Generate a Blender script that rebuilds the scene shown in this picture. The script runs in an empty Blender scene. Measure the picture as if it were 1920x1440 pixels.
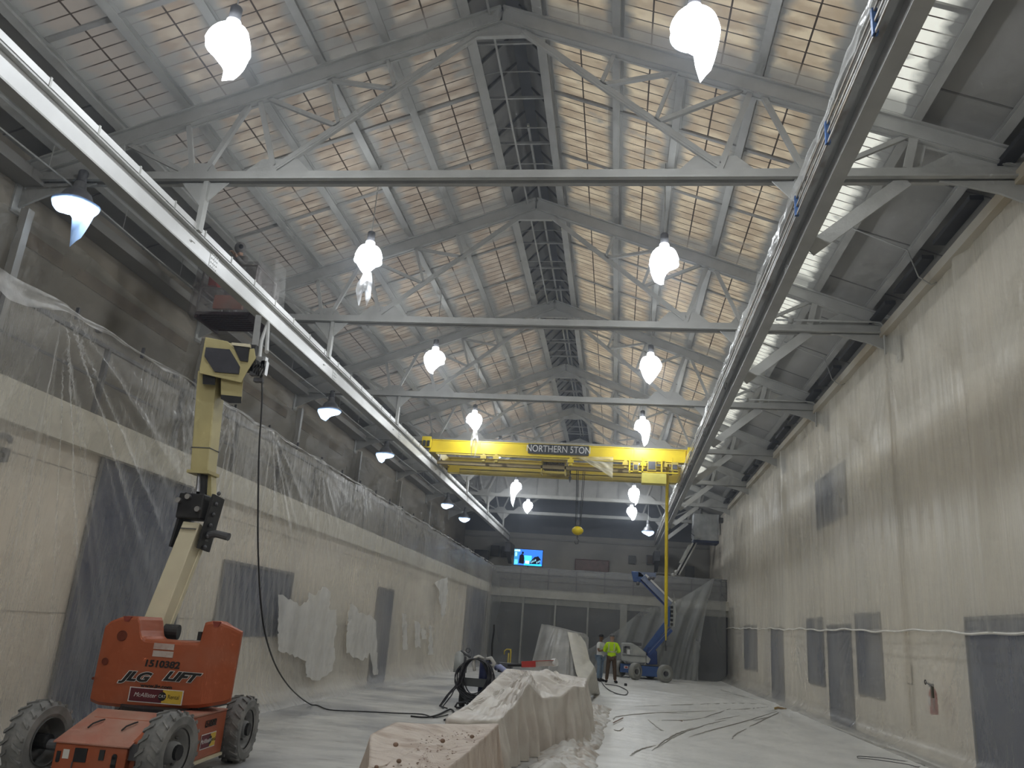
import bpy, bmesh, math, random
import numpy as np
from mathutils import Vector, Matrix
random.seed(7); rng = np.random.RandomState(11)
S = bpy.context.scene
COL = S.collection
R = math.radians

# ------------------------------------------------------------------ camera
EYE = 1.7; FPX = 1500.0
def _n(a):
    a = np.array(a, float); return a/np.linalg.norm(a)
_Y = _n([193, 474, FPX]); _X = _n([10960., 359, -FPX]); _X = _n(_X-_X.dot(_Y)*_Y)
_Z = np.cross(_X, _Y)
if _Z[1] > 0: _Z = -_Z
M3 = np.stack([_X, _Y, _Z])                       # camera (x right, y down, z forward) -> hall axes
cam = bpy.data.objects.new('camera', bpy.data.cameras.new('camera')); COL.objects.link(cam)
cam.data.sensor_width = 36; cam.data.lens = 36*FPX/1920; cam.data.clip_end = 200
rt, up, bk = M3 @ np.array([1, 0, 0]), M3 @ np.array([0, -1, 0]), M3 @ np.array([0, 0, -1])
mw = Matrix([[rt[i], up[i], bk[i], (0, 0, EYE)[i]] for i in range(3)]+[[0, 0, 0, 1]])
cam.matrix_world = mw; S.camera = cam
def ray(u, v): return M3 @ np.array([u-960., v-720., FPX])
def atY(u, v, y): r = ray(u, v); return Vector(r*(y/r[1]))+Vector((0, 0, EYE))
def atX(u, v, x): r = ray(u, v); return Vector(r*(x/r[0]))+Vector((0, 0, EYE))
def atZ(u, v, z=0.): r = ray(u, v); return Vector(r*((z-EYE)/r[2]))+Vector((0, 0, EYE))

# ------------------------------------------------------------------ world, view, light
w = bpy.data.worlds.new('sky'); S.world = w; w.use_nodes = True
w.node_tree.nodes['Background'].inputs[0].default_value = (.86, .93, 1, 1)
w.node_tree.nodes['Background'].inputs[1].default_value = .95
S.view_settings.view_transform = 'Standard'; S.view_settings.look = 'None'
S.view_settings.exposure = 0.27; S.view_settings.gamma = 1; S.view_settings.use_curve_mapping = False
LAMP_W = 420; LAMP_COL = (.9, .95, 1)
cy = S.cycles
cy.use_adaptive_sampling = True; cy.adaptive_threshold = .06; cy.adaptive_min_samples = 12
cy.max_bounces = 5; cy.diffuse_bounces = 3; cy.glossy_bounces = 2; cy.transmission_bounces = 3
cy.transparent_max_bounces = 10; cy.volume_bounces = 0; cy.caustics_reflective = False; cy.caustics_refractive = False
cy.use_denoising = True; cy.sample_clamp_indirect = 4

# ------------------------------------------------------------------ materials
def nt(name):
    m = bpy.data.materials.new(name); m.use_nodes = True; t = m.node_tree; t.nodes.clear()
    return m, t, (lambda k, **kw: _node(t, k, kw))
def _node(t, k, kw):
    n = t.nodes.new(k)
    for a, b in kw.items():
        if a.startswith('i_'):
            key = a[2:].replace('_', ' ')
            n.inputs[int(key) if key.isdigit() else key].default_value = b
        else: setattr(n, a, b)
    return n
def c4(c): return (c[0], c[1], c[2], 1)
def noise_fac(t, N, scale, lo, hi, stretch=(1, 1, 1), detail=4, obj=True):
    tc = N('ShaderNodeTexCoord'); mp = N('ShaderNodeMapping'); mp.inputs['Scale'].default_value = stretch
    nz = N('ShaderNodeTexNoise', i_Scale=scale, i_Detail=detail)
    rp = N('ShaderNodeMapRange'); rp.inputs[1].default_value = lo; rp.inputs[2].default_value = hi
    t.links.new(tc.outputs['Object'], mp.inputs[0]); t.links.new(mp.outputs[0], nz.inputs['Vector'])
    t.links.new(nz.outputs[0], rp.inputs[0]); return rp, nz
def mixc(t, N, fac, a, b):
    m = N('ShaderNodeMix', data_type='RGBA')
    t.links.new(fac, m.inputs[0])
    for k, x in ((6, a), (7, b)):
        if isinstance(x, tuple): m.inputs[k].default_value = c4(x)
        else: t.links.new(x, m.inputs[k])
    return m.outputs[2]
def paint(name, col, col2=None, rough=.55, metal=0, scale=3, stretch=(1, 1, 1), bump=0, bscale=30, lo=.4, hi=.65, spec=.4):
    m, t, N = nt(name)
    b = N('ShaderNodeBsdfPrincipled', i_Roughness=rough, i_Metallic=metal); b.inputs['Base Color'].default_value = c4(col)
    b.inputs['Specular IOR Level'].default_value = spec
    o = N('ShaderNodeOutputMaterial'); t.links.new(b.outputs[0], o.inputs[0])
    col2 = col2 or tuple(x*.86 for x in col)
    rp, nz = noise_fac(t, N, scale, lo, hi, stretch)
    t.links.new(mixc(t, N, rp.outputs[0], col, col2), b.inputs['Base Color'])
    if bump:
        rb, nb = noise_fac(t, N, bscale, 0, 1, stretch)
        bp = N('ShaderNodeBump', i_Strength=bump, i_Distance=.02); t.links.new(nb.outputs[0], bp.inputs['Height'])
        t.links.new(bp.outputs[0], b.inputs['Normal'])
    return m
def film(name, col=(.78, .77, .74), fac=(.35, .6), scale=1.2, stretch=(1, 1, 1), rough=.3, bump=.35, bscale=9, trans=.35, bst=None, edge=.0):
    """thin polythene: part see-through, part milky"""
    m, t, N = nt(name)
    o = N('ShaderNodeOutputMaterial'); tr = N('ShaderNodeBsdfTransparent')
    d = N('ShaderNodeBsdfPrincipled', i_Roughness=rough); d.inputs['Base Color'].default_value = c4(col)
    tl = N('ShaderNodeBsdfTranslucent'); tl.inputs[0].default_value = c4(col)
    m1 = N('ShaderNodeMixShader', i_0=trans); t.links.new(d.outputs[0], m1.inputs[1]); t.links.new(tl.outputs[0], m1.inputs[2])
    rp, nz = noise_fac(t, N, scale, .3, .7, stretch)
    rp.inputs[3].default_value, rp.inputs[4].default_value = fac
    m2 = N('ShaderNodeMixShader')
    if edge:
        lw = N('ShaderNodeLayerWeight', i_Blend=.5); pw = N('ShaderNodeMath', operation='POWER'); pw.inputs[1].default_value = 1.6
        mu = N('ShaderNodeMath', operation='MULTIPLY_ADD'); mu.use_clamp = True; mu.inputs[1].default_value = edge
        t.links.new(lw.outputs['Facing'], pw.inputs[0]); t.links.new(pw.outputs[0], mu.inputs[0]); t.links.new(rp.outputs[0], mu.inputs[2]); t.links.new(mu.outputs[0], m2.inputs[0])
    else: t.links.new(rp.outputs[0], m2.inputs[0])
    t.links.new(tr.outputs[0], m2.inputs[1]); t.links.new(m1.outputs[0], m2.inputs[2]); t.links.new(m2.outputs[0], o.inputs[0])
    rb, nb = noise_fac(t, N, bscale, 0, 1, bst or stretch, 5)
    bp = N('ShaderNodeBump', i_Strength=bump, i_Distance=.05); t.links.new(nb.outputs[0], bp.inputs['Height'])
    t.links.new(bp.outputs[0], d.inputs['Normal'])
    if edge: t.links.new(bp.outputs[0], lw.inputs['Normal'])
    return m
def glow(name, col, s):
    m, t, N = nt(name); e = N('ShaderNodeEmission', i_Strength=s); e.inputs[0].default_value = c4(col)
    o = N('ShaderNodeOutputMaterial'); t.links.new(e.outputs[0], o.inputs[0]); return m

PURL = [.62, 1.9, 2.95, 4.05, 5.15, 6.25, 7.3]          # purlin offsets from the ridge line
XC = -2.15; SL = .37; ZR = 11.42
def skylight(name, paint_more, warm):
    m, t, N = nt(name); L = t.links
    o = N('ShaderNodeOutputMaterial')
    tc = N('ShaderNodeTexCoord'); sp = N('ShaderNodeSeparateXYZ'); L.new(tc.outputs['Object'], sp.inputs[0])
    def math_(op, a, b=None, c=None, clamp=False):
        n = N('ShaderNodeMath', operation=op); n.use_clamp = clamp
        for i, x in enumerate((a, b, c)):
            if x is None: continue
            if isinstance(x, (int, float)): n.inputs[i].default_value = x
            else: L.new(x, n.inputs[i])
        return n.outputs[0]
    off = math_('ABSOLUTE', math_('SUBTRACT', sp.outputs[0], XC)); y = sp.outputs[1]
    n1 = N('ShaderNodeTexNoise', i_Scale=.8, i_Detail=2); n2 = N('ShaderNodeTexNoise', i_Scale=2.2, i_Detail=3)
    mp = N('ShaderNodeMapping'); mp.inputs['Scale'].default_value = (1, 1.6, 1)
    L.new(tc.outputs['Object'], mp.inputs[0]); L.new(mp.outputs[0], n1.inputs[0]); L.new(mp.outputs[0], n2.inputs[0])
    nn = math_('ADD', math_('MULTIPLY', n1.outputs[0], .6), math_('MULTIPLY', n2.outputs[0], .4))
    # distance to the nearest purlin
    d = None
    for p in PURL:
        dd = math_('ABSOLUTE', math_('SUBTRACT', off, p)); d = dd if d is None else math_('MINIMUM', d, dd)
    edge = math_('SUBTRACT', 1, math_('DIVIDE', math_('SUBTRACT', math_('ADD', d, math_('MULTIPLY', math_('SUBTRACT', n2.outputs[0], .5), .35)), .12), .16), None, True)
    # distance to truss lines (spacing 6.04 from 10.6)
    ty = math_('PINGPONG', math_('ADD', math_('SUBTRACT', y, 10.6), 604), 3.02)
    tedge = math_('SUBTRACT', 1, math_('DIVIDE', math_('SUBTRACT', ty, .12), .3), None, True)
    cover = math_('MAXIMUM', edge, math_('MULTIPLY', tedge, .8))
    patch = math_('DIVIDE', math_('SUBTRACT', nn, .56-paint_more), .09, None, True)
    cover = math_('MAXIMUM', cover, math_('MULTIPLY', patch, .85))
    # dark glazing lines
    ln = math_('PINGPONG', math_('ADD', y, 100), .118)
    ln = math_('LESS_THAN', ln, .011)
    mid = None
    for a, b in zip(PURL[:-1], PURL[1:]):
        q = math_('LESS_THAN', math_('ABSOLUTE', math_('SUBTRACT', off, (a+b)/2)), .013); mid = q if mid is None else math_('MAXIMUM', mid, q)
    line = math_('MAXIMUM', ln, mid)
    line = math_('MULTIPLY', line, math_('SUBTRACT', 1, math_('MULTIPLY', cover, .8)))
    n3 = N('ShaderNodeTexNoise', i_Scale=1.7, i_Detail=2); mp3 = N('ShaderNodeMapping'); mp3.inputs['Scale'].default_value = (1.2, 2.4, 1); mp3.inputs['Location'].default_value = (9, 3, 0)
    L.new(tc.outputs['Object'], mp3.inputs[0]); L.new(mp3.outputs[0], n3.inputs[0])
    rp = N('ShaderNodeMapRange'); rp.inputs[1].default_value = .42; rp.inputs[2].default_value = .66; L.new(n3.outputs[0], rp.inputs[0])
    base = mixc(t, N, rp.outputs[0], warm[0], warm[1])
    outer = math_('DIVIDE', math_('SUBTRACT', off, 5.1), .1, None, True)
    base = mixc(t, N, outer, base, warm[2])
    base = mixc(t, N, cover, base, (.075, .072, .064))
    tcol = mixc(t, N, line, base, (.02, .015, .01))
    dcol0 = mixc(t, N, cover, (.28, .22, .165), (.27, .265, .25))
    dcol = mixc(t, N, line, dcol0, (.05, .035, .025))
    df = N('ShaderNodeBsdfDiffuse'); tl = N('ShaderNodeBsdfTranslucent'); L.new(dcol, df.inputs[0]); L.new(tcol, tl.inputs[0])
    ad = N('ShaderNodeAddShader'); L.new(df.outputs[0], ad.inputs[0]); L.new(tl.outputs[0], ad.inputs[1]); L.new(ad.outputs[0], o.inputs[0])
    return m

WHITE = paint('white_steel_paint', (.42, .42, .40), (.36, .36, .34), .5, scale=2, bump=.1)
WHITE_B = paint('bright_white_paint', (.68, .68, .67), (.6, .6, .59), .45, scale=1.5)
DECK = paint('painted_roof_boards', (.36, .355, .34), (.29, .285, .265), .7, scale=1.3, stretch=(1, .3, 1))
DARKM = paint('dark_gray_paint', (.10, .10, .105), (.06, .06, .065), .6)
BLACK = paint('black_rubber', (.015, .015, .017), (.03, .03, .03), .6)
WALL = paint('beige_block_wall', (.80, .725, .61), (.72, .66, .56), .8, scale=.8, bump=.2, bscale=4)
WALLD = paint('gray_block_wall', (.36, .345, .31), (.29, .28, .255), .85, scale=.7)
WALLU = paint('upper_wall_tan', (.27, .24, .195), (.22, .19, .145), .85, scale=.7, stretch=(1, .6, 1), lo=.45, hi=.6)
WOOD = paint('bare_wood_board', (.36, .25, .05), (.27, .18, .1), .7, scale=3)
NAVY = paint('dark_blue_gray_opening', (.055, .068, .12), (.08, .092, .135), .7, scale=.8)
NAVY2 = paint('dark_interior', (.05, .052, .058), (.08, .08, .085), .8, scale=.5)
YEL = paint('crane_yellow', (.66, .50, .012), (.56, .41, .012), .42, scale=1.5)
YELD = paint('dusty_yellow', (.50, .38, .05), (.42, .33, .08), .6, scale=2)
ORANGE = paint('orange_machine_paint', (.36, .088, .034), (.36, .115, .06), .42, scale=2.2, lo=.5, hi=.75)
ORANGED = paint('dusty_orange_paint', (.42, .17, .12), (.42, .24, .18), .6, scale=3)
CREAM = paint('cream_machine_paint', (.70, .64, .46), (.62, .56, .40), .5, scale=2)
TANP = paint('tan_boom_paint', (.52, .45, .22), (.46, .40, .2), .5, scale=2)
TIRE = paint('gray_dusty_rubber', (.17, .17, .165), (.27, .265, .255), .85, scale=5)
RIM = paint('gray_rim', (.24, .24, .235), (.17, .17, .17), .6)
BLUE = paint('blue_machine_paint', (.035, .085, .24), (.05, .11, .28), .45, scale=2)
BLUEL = paint('light_blue_boom_paint', (.17, .21, .32), (.22, .25, .34), .45)
GRAYC = paint('gray_cowl', (.42, .43, .41), (.33, .34, .33), .5, scale=2)
STEEL = paint('bare_steel', (.45, .45, .45), (.35, .35, .35), .35, .8)
CHROME = paint('dusty_aluminium', (.33, .33, .34), (.2, .2, .21), .4, .6)
RED = paint('red_paint', (.42, .03, .03), (.35, .04, .03), .4)
SHEET = paint('pinkish_dusty_plastic', (.62, .53, .45), (.45, .35, .28), .55, scale=2.6, stretch=(1, 2.6, 1), bump=.8, bscale=8, lo=.46, hi=.66)
SHEETW = paint('whitish_dusty_plastic', (.64, .60, .54), (.53, .475, .42), .45, scale=2.5, bump=.4, bscale=6)
RUBBLE = paint('clay_dirt', (.30, .2, .15), (.2, .14, .1), .9)
FILM_L = film('wall_plastic_film', (.80, .79, .76), (.10, .30), .7, (1, .7, .7), .24, .6, 3, .35, (1, 3.2, .55), .42)
FILM_R = film('right_wall_plastic_film', (.76, .74, .67), (.22, .5), .9, (1, 1.4, .18), .32, .45, 4, .35, (1, 2.5, .22), .3)
FILM_LOW = film('lower_plastic_film', (.80, .78, .72), (.10, .26), .8, (1, 1, .6), .26, .4, 3, .35, (1, 1.4, .8), .34)
FILM_C = film('clear_hanging_film', (.7, .7, .68), (.28, .5), 1.5, (1, 1, 1), .25, .4, 7)
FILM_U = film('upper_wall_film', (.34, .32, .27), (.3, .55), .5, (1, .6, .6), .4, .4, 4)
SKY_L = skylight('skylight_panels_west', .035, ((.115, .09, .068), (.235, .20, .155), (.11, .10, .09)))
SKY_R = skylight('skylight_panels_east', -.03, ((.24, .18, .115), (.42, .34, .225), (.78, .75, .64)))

def floor_mat():
    m, t, N = nt('dusty_plastic_floor'); L = t.links
    b = N('ShaderNodeBsdfPrincipled', i_Roughness=.42); o = N('ShaderNodeOutputMaterial'); L.new(b.outputs[0], o.inputs[0])
    a, na = noise_fac(t, N, .55, .45, .63, (.7, .75, 1), 5)
    c, nc = noise_fac(t, N, 2.2, .42, .66, (.5, 1.3, 1), 5)
    col = mixc(t, N, c.outputs[0], (.60, .59, .56), (.46, .455, .435))
    col = mixc(t, N, a.outputs[0], col, (.27, .275, .285))
    e, ne = noise_fac(t, N, 7, .66, .7, (.35, 1.5, 1), 3)
    col = mixc(t, N, e.outputs[0], col, (.3, .27, .24))
    L.new(col, b.inputs['Base Color'])
    _, nb = noise_fac(t, N, 3.2, 0, 1, (.5, 1.8, 1), 6)
    bp = N('ShaderNodeBump', i_Strength=.5, i_Distance=.05); L.new(nb.outputs[0], bp.inputs['Height']); L.new(bp.outputs[0], b.inputs['Normal'])
    return m
FLOOR = floor_mat()

# ------------------------------------------------------------------ helpers
def link(o, parent=None):
    COL.objects.link(o)
    if parent: o.parent = parent
    return o
def tag(o, label=None, cat=None, group=None, kind=None):
    if label: o['label'] = label
    if cat: o['category'] = cat
    if group: o['group'] = group
    if kind: o['kind'] = kind
    return o
def thing(name, loc, rz, label, cat, group=None):
    o = bpy.data.objects.new(name, None); o.location = loc; o.rotation_euler = (0, 0, rz); o.empty_display_size = .2
    link(o); return tag(o, label, cat, group)
def pm(o):
    m = Matrix.Identity(4)
    while o is not None:
        m = (Matrix.Translation(o.location) @ o.rotation_euler.to_matrix().to_4x4()) @ m; o = o.parent
    return m
class MB:
    def __init__(s): s.v = []; s.f = []; s.mi = []; s.m = 0
    def add(s, vs, fs):
        k = len(s.v); s.v += [tuple(x) for x in vs]; s.f += [tuple(i+k for i in f) for f in fs]; s.mi += [s.m]*len(fs); return s
    def boxb(s, x0, x1, y0, y1, z0, z1):
        return s.add([(x, y, z) for z in (z0, z1) for y in (y0, y1) for x in (x0, x1)],
                     [(0, 2, 3, 1), (4, 5, 7, 6), (0, 1, 5, 4), (2, 6, 7, 3), (0, 4, 6, 2), (1, 3, 7, 5)])
    def bar(s, p, q, w, h, up=(0, 0, 1), w2=None, h2=None):
        p, q = Vector(p), Vector(q); d = (q-p).normalized(); u = Vector(up)
        a = d.cross(u)
        if a.length < 1e-4: a = d.cross(Vector((0, 1, 0)))
        a.normalize(); u = a.cross(d).normalized(); vs = []
        for c, ww, hh in ((p, w, h), (q, w2 or w, h2 or h)):
            for i, j in ((-1, -1), (1, -1), (1, 1), (-1, 1)): vs.append(c+a*ww/2*i+u*hh/2*j)
        return s.add(vs, [(0, 1, 2, 3), (7, 6, 5, 4), (0, 4, 5, 1), (1, 5, 6, 2), (2, 6, 7, 3), (3, 7, 4, 0)])
    def tube(s, pts, r, n=8, r2=None, cap=True):
        pts = [Vector(p) for p in pts]; N = len(pts); rs = []; prev = None
        for i, p in enumerate(pts):
            d = (pts[min(i+1, N-1)]-pts[max(i-1, 0)]).normalized()
            if prev is None:
                a = d.cross(Vector((0, 0, 1)))
                if a.length < .05: a = d.cross(Vector((1, 0, 0)))
            else: a = prev-d*prev.dot(d)
            a.normalize(); prev = a; b = d.cross(a)
            rr = r if r2 is None else r+(r2-r)*i/max(1, N-1)
            if callable(r): rr = r(i/max(1, N-1))
            rs.append([p+(a*math.cos(2*math.pi*k/n)+b*math.sin(2*math.pi*k/n))*rr for k in range(n)])
        fs = [(i*n+k, i*n+(k+1) % n, (i+1)*n+(k+1) % n, (i+1)*n+k) for i in range(N-1) for k in range(n)]
        if cap: fs += [tuple(range(n))[::-1], tuple((N-1)*n+k for k in range(n))]
        return s.add([x for q in rs for x in q], fs)
    def cyl(s, p, q, r, n=16, r2=None): return s.tube([p, q], r, n, r2)
    def lathe(s, prof, c, n=24, ax='z', cap=False):
        vs = []
        for r, h in prof:
            for k in range(n):
                a = 2*math.pi*k/n; x, y = r*math.cos(a), r*math.sin(a)
                vs.append((c[0]+x, c[1]+y, c[2]+h) if ax == 'z' else ((c[0]+h, c[1]+x, c[2]+y) if ax == 'x' else (c[0]+x, c[1]+h, c[2]+y)))
        fs = [(i*n+k, i*n+(k+1) % n, (i+1)*n+(k+1) % n, (i+1)*n+k) for i in range(len(prof)-1) for k in range(n)]
        if cap: fs += [tuple(range(n))[::-1], tuple((len(prof)-1)*n+k for k in range(n))]
        return s.add(vs, fs)
    def prism(s, poly, d):
        """extrude a 3-D polygon by vector d"""
        n = len(poly); P = [Vector(p) for p in poly]; d = Vector(d)
        return s.add(P+[p+d for p in P], [tuple(range(n))[::-1], tuple(range(n, 2*n))]+[(i, (i+1) % n, (i+1) % n+n, i+n) for i in range(n)])
    def ibeam(s, p, q, w, h, tf=.03, tw=.02, up=(0, 0, 1)):
        p, q = Vector(p), Vector(q); u = Vector(up); d = (q-p).normalized(); u = (u-d*u.dot(d)).normalized()
        s.bar(p+u*(h/2-tf/2), q+u*(h/2-tf/2), w, tf, u); s.bar(p-u*(h/2-tf/2), q-u*(h/2-tf/2), w, tf, u); return s.bar(p, q, tw, h-2*tf, u)
    def ball(s, c, r, n=12, sc=(1, 1, 1)):
        vs = []; fs = []; m = n//2
        for i in range(m+1):
            th = math.pi*i/m
            for k in range(n):
                a = 2*math.pi*k/n
                vs.append((c[0]+r*sc[0]*math.sin(th)*math.cos(a), c[1]+r*sc[1]*math.sin(th)*math.sin(a), c[2]+r*sc[2]*math.cos(th)))
        fs = [(i*n+k, (i+1)*n+k, (i+1)*n+(k+1) % n, i*n+(k+1) % n) for i in range(m) for k in range(n)]
        return s.add(vs, fs)
    def build(s, name, mat, parent=None, world=True, smooth=False, bevel=0):
        me = bpy.data.meshes.new(name); vs = s.v
        if parent and world:
            inv = pm(parent).inverted(); vs = [tuple(inv @ Vector(v)) for v in vs]
        me.from_pydata(vs, [], s.f)
        for m in (mat if isinstance(mat, (list, tuple)) else [mat]): me.materials.append(m)
        for p, i in zip(me.polygons, s.mi): p.material_index = i; p.use_smooth = smooth
        bm = bmesh.new(); bm.from_mesh(me); bmesh.ops.recalc_face_normals(bm, faces=bm.faces); bm.to_mesh(me); bm.free()
        o = bpy.data.objects.new(name, me); link(o, parent)
        if bevel:
            b = o.modifiers.new('bevel', 'BEVEL'); b.width = bevel; b.segments = 2; b.limit_method = 'ANGLE'
        return o
def grid(name, P, mat, parent=None, smooth=True, closed_u=False):
    """P: array (nv, nu, 3) -> one sheet mesh"""
    nv, nu, _ = P.shape; me = bpy.data.meshes.new(name)
    V = P.reshape(-1, 3)
    if parent:
        inv = np.array(pm(parent).inverted()); V = V@inv[:3, :3].T+inv[:3, 3]
    mu = nu if closed_u else nu-1
    i, j = np.meshgrid(np.arange(nv-1), np.arange(mu), indexing='ij')
    a = (i*nu+j).ravel(); b = (i*nu+(j+1) % nu).ravel(); F = np.stack([a, b, b+nu, a+nu], 1)
    me.vertices.add(len(V)); me.vertices.foreach_set('co', V.ravel().astype(np.float32))
    me.loops.add(F.size); me.loops.foreach_set('vertex_index', F.ravel().astype(np.int32))
    me.polygons.add(len(F)); me.polygons.foreach_set('loop_start', np.arange(0, F.size, 4, dtype=np.int32))
    me.polygons.foreach_set('use_smooth', np.full(len(F), smooth)); me.update(); me.validate()
    me.materials.append(mat); o = bpy.data.objects.new(name, me); return link(o, parent)
def nz1(x, seed=0, f=1., oct=3):
    r = np.random.RandomState(seed); o = np.zeros_like(x, dtype=float); a = 1
    for k in range(oct):
        for j in range(3): o += a*np.sin(x*f*(1+.7*j+.31*r.rand())+r.rand()*6.28)
        f *= 2.1; a *= .5
    return o/4
def nz2(x, y, seed=0, f=1., oct=3):
    r = np.random.RandomState(seed); o = np.zeros(np.broadcast(x, y).shape); a = 1
    for k in range(oct):
        for j in range(4):
            t = r.rand()*6.28; g = f*(.8+.5*r.rand()); o = o+a*np.sin((x*math.cos(t)+y*math.sin(t))*g+r.rand()*6.28)
        f *= 2.0; a *= .5
    return o/4
def copy_tree(o, parent=None):
    c = o.copy(); COL.objects.link(c); c.parent = parent
    for ch in list(o.children):
        copy_tree(ch, c)
    return c
def text(body, parent, size, mat, pos, ux, uy, name='lettering', shear=0, ext=.003, off=0, sx=1, align='CENTER'):
    """flat letters: pos centre, ux reading direction, uy up direction (world)"""
    cu = bpy.data.curves.new(name, 'FONT'); cu.body = body; cu.size = size; cu.extrude = ext; cu.offset = off; cu.shear = shear
    cu.align_x = align; cu.align_y = 'CENTER'
    to = bpy.data.objects.new(name, cu); COL.objects.link(to)
    me = bpy.data.meshes.new_from_object(to.evaluated_get(bpy.context.evaluated_depsgraph_get()))
    COL.objects.unlink(to); bpy.data.objects.remove(to)
    ux = Vector(ux).normalized(); uy = Vector(uy); uy = (uy-ux*uy.dot(ux)).normalized(); uz = ux.cross(uy)
    Mx = Matrix([[ux[i]*sx, uy[i], uz[i], pos[i]] for i in range(3)]+[[0, 0, 0, 1]])
    me.transform(pm(parent).inverted() @ Mx if parent else Mx)
    me.materials.clear(); me.materials.append(mat)
    o = bpy.data.objects.new(name, me); return link(o, parent)

# ================================================================== SETTING
XL, XR, Y0, Y1 = -10.0, 5.75, -7.0, 52.5
TY = [10.6+6.04*k for k in range(-2, 7)]                 # truss lines
def zt(off): return ZR-SL*off                            # top of truss chord
DK = .19                                                 # deck above chord
tag(MB().boxb(XL, XR, Y0, Y1, -.2, 0).build('floor', FLOOR), kind='structure')
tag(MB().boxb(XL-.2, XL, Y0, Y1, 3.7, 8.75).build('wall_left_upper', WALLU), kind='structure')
tag(MB().boxb(-6.75, -6.55, Y0, 41.6, 0, 3.55).build('wall_left', WALL), kind='structure')
tag(MB().boxb(XR, XR+.25, Y0, Y1, 0, 8.75).build('wall_right', WALL), kind='structure')
tag(MB().boxb(XL-.2, XR+.25, Y1, Y1+.2, 0, 12.5).build('wall_far', WALLD), kind='structure')
tag(MB().boxb(XL-.2, XR+.25, Y0-.2, Y0, 0, 12.5).build('wall_back', WALL), kind='structure')
tag(MB().boxb(XL, -6.5, Y0, Y1, 3.55, 3.75).build('floor_mezzanine', WALLD), kind='structure')
tag(MB().boxb(-6.5, 5.2, 41.9, Y1, 3.5, 3.72).build('floor_mezzanine_far', WALLD), kind='structure')
tag(MB().boxb(-6.6, -6.42, Y0, 41.7, 3.42, 3.86).build('trim_1', paint('pale_fascia', (.66, .62, .52))), kind='structure')
tag(MB().boxb(-6.5, 5.5, 41.65, 41.85, 3.3, 3.72).build('trim_2', paint('pale_fascia_far', (.52, .50, .44))), kind='structure')
# lower far wall with dark glazed openings between pale columns
m = MB(); xs = [-6.5, -6.3, -4.35, -4.25, -2.72, -2.62, -1.2, -1.1, .32, .68, 2.2, 2.3, 3.8, 3.9, 5.6]
m.boxb(-6.5, 5.6, 41.85, 41.95, 3.0, 3.3)
for a, b in ((-6.5, -6.3), (-4.7, -4.62), (-3.06, -2.98), (-1.42, -1.34), (.22, .56), (2.2, 2.3), (3.8, 3.9)): m.boxb(a, b, 41.7, 41.95, 0, 3.3)
tag(m.build('trim_3', paint('far_columns', (.40, .39, .35))), kind='structure')
tag(MB().boxb(-6.6, 5.7, 42.0, 42.1, 0, 3.5).build('wall_far_lower', NAVY2), kind='structure')
# roof slopes: skylight rows (off .62-6.25) then opaque boards to the wall
def slope_strip(name, sg, o0, o1, mat, y0=Y0, y1=Y1, dz=0, th=.05):
    m = MB(); a = XC+sg*o0; b = XC+sg*o1; z0 = zt(o0)+DK+dz; z1 = zt(o1)+DK+dz
    m.prism([(a, y0, z0), (b, y0, z1), (b, y0, z1+th), (a, y0, z0+th)], (0, y1-y0, 0))
    return tag(m.build(name, mat), kind='structure')
def slope_plane(name, sg, o0, o1, mat, y0, y1):
    m = MB(); a = XC+sg*o0; b = XC+sg*o1; z0 = zt(o0)+DK; z1 = zt(o1)+DK
    m.add([(a, y0, z0), (b, y0, z1), (b, y1, z1), (a, y1, z0)], [(0, 1, 2, 3)])
    return tag(m.build(name, mat), kind='structure')
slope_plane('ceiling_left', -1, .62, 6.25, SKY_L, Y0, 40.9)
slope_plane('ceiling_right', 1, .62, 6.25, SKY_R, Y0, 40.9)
slope_strip('ceiling_left_boards', -1, 6.25, 8.2, DECK)
slope_strip('ceiling_right_boards', 1, 6.25, 8.2, DECK)
slope_strip('ceiling_left_far', -1, 0, 6.25, DARKM, 40.9)  # dark gray on both far slopes stands in for the unlit roof
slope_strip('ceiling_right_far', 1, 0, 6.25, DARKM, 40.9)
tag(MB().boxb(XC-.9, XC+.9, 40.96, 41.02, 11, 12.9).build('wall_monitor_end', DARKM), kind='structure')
# gable partition above the sixth tie beam
m = MB(); m.prism([(XL, 41.0, 8.3), (XR, 41.0, 8.3), (XR, 41.0, 8.6), (XC, 41.0, zt(0)+DK), (XL, 41.0, 8.6)], (0, .06, 0))
tag(m.build('wall_gable', paint('gable_gray', (.33, .33, .315))), kind='structure')
m = MB()
for k in range(-6, 7): m.boxb(XC+k*1.05-.03, XC+k*1.05+.03, 40.94, 41.0, 8.3, zt(abs(k*1.05))+.1)
tag(m.build('trim_4', paint('gable_battens', (.27, .27, .26))), kind='structure')
# far upper wall: gable darkness put into the top's colour, ledge line, pilaster marks
tag(MB().boxb(XL, XR, Y1-.06, Y1, 7.75, 11).build('trim_5', paint('far_wall_gable_shade', (.09, .095, .105))), kind='structure')
tag(MB().boxb(XL, XR, Y1-.12, Y1-.06, 7.35, 7.45).build('trim_6', paint('ledge', (.25, .24, .22))), kind='structure')
tag(MB().boxb(XL, XR, Y1-.1, Y1, 4.6, 5.35).build('trim_7', paint('dark_wainscot', (.075, .068, .055))), kind='structure')
# board joints on the opaque right and left slopes
for sg, nm in ((1, 'trim_8'), (-1, 'trim_9')):
    m = MB()
    for k in range(int((40.9-Y0)/2.0)):
        y = Y0+.9+k*2.01; m.bar((XC+sg*6.3, y, zt(6.3)+DK-.004), (XC+sg*7.95, y, zt(7.95)+DK-.004), .03, .012, (0, 0, 1))
    tag(m.build(nm, paint('board_joint', (.17, .165, .155))), kind='structure')
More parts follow.
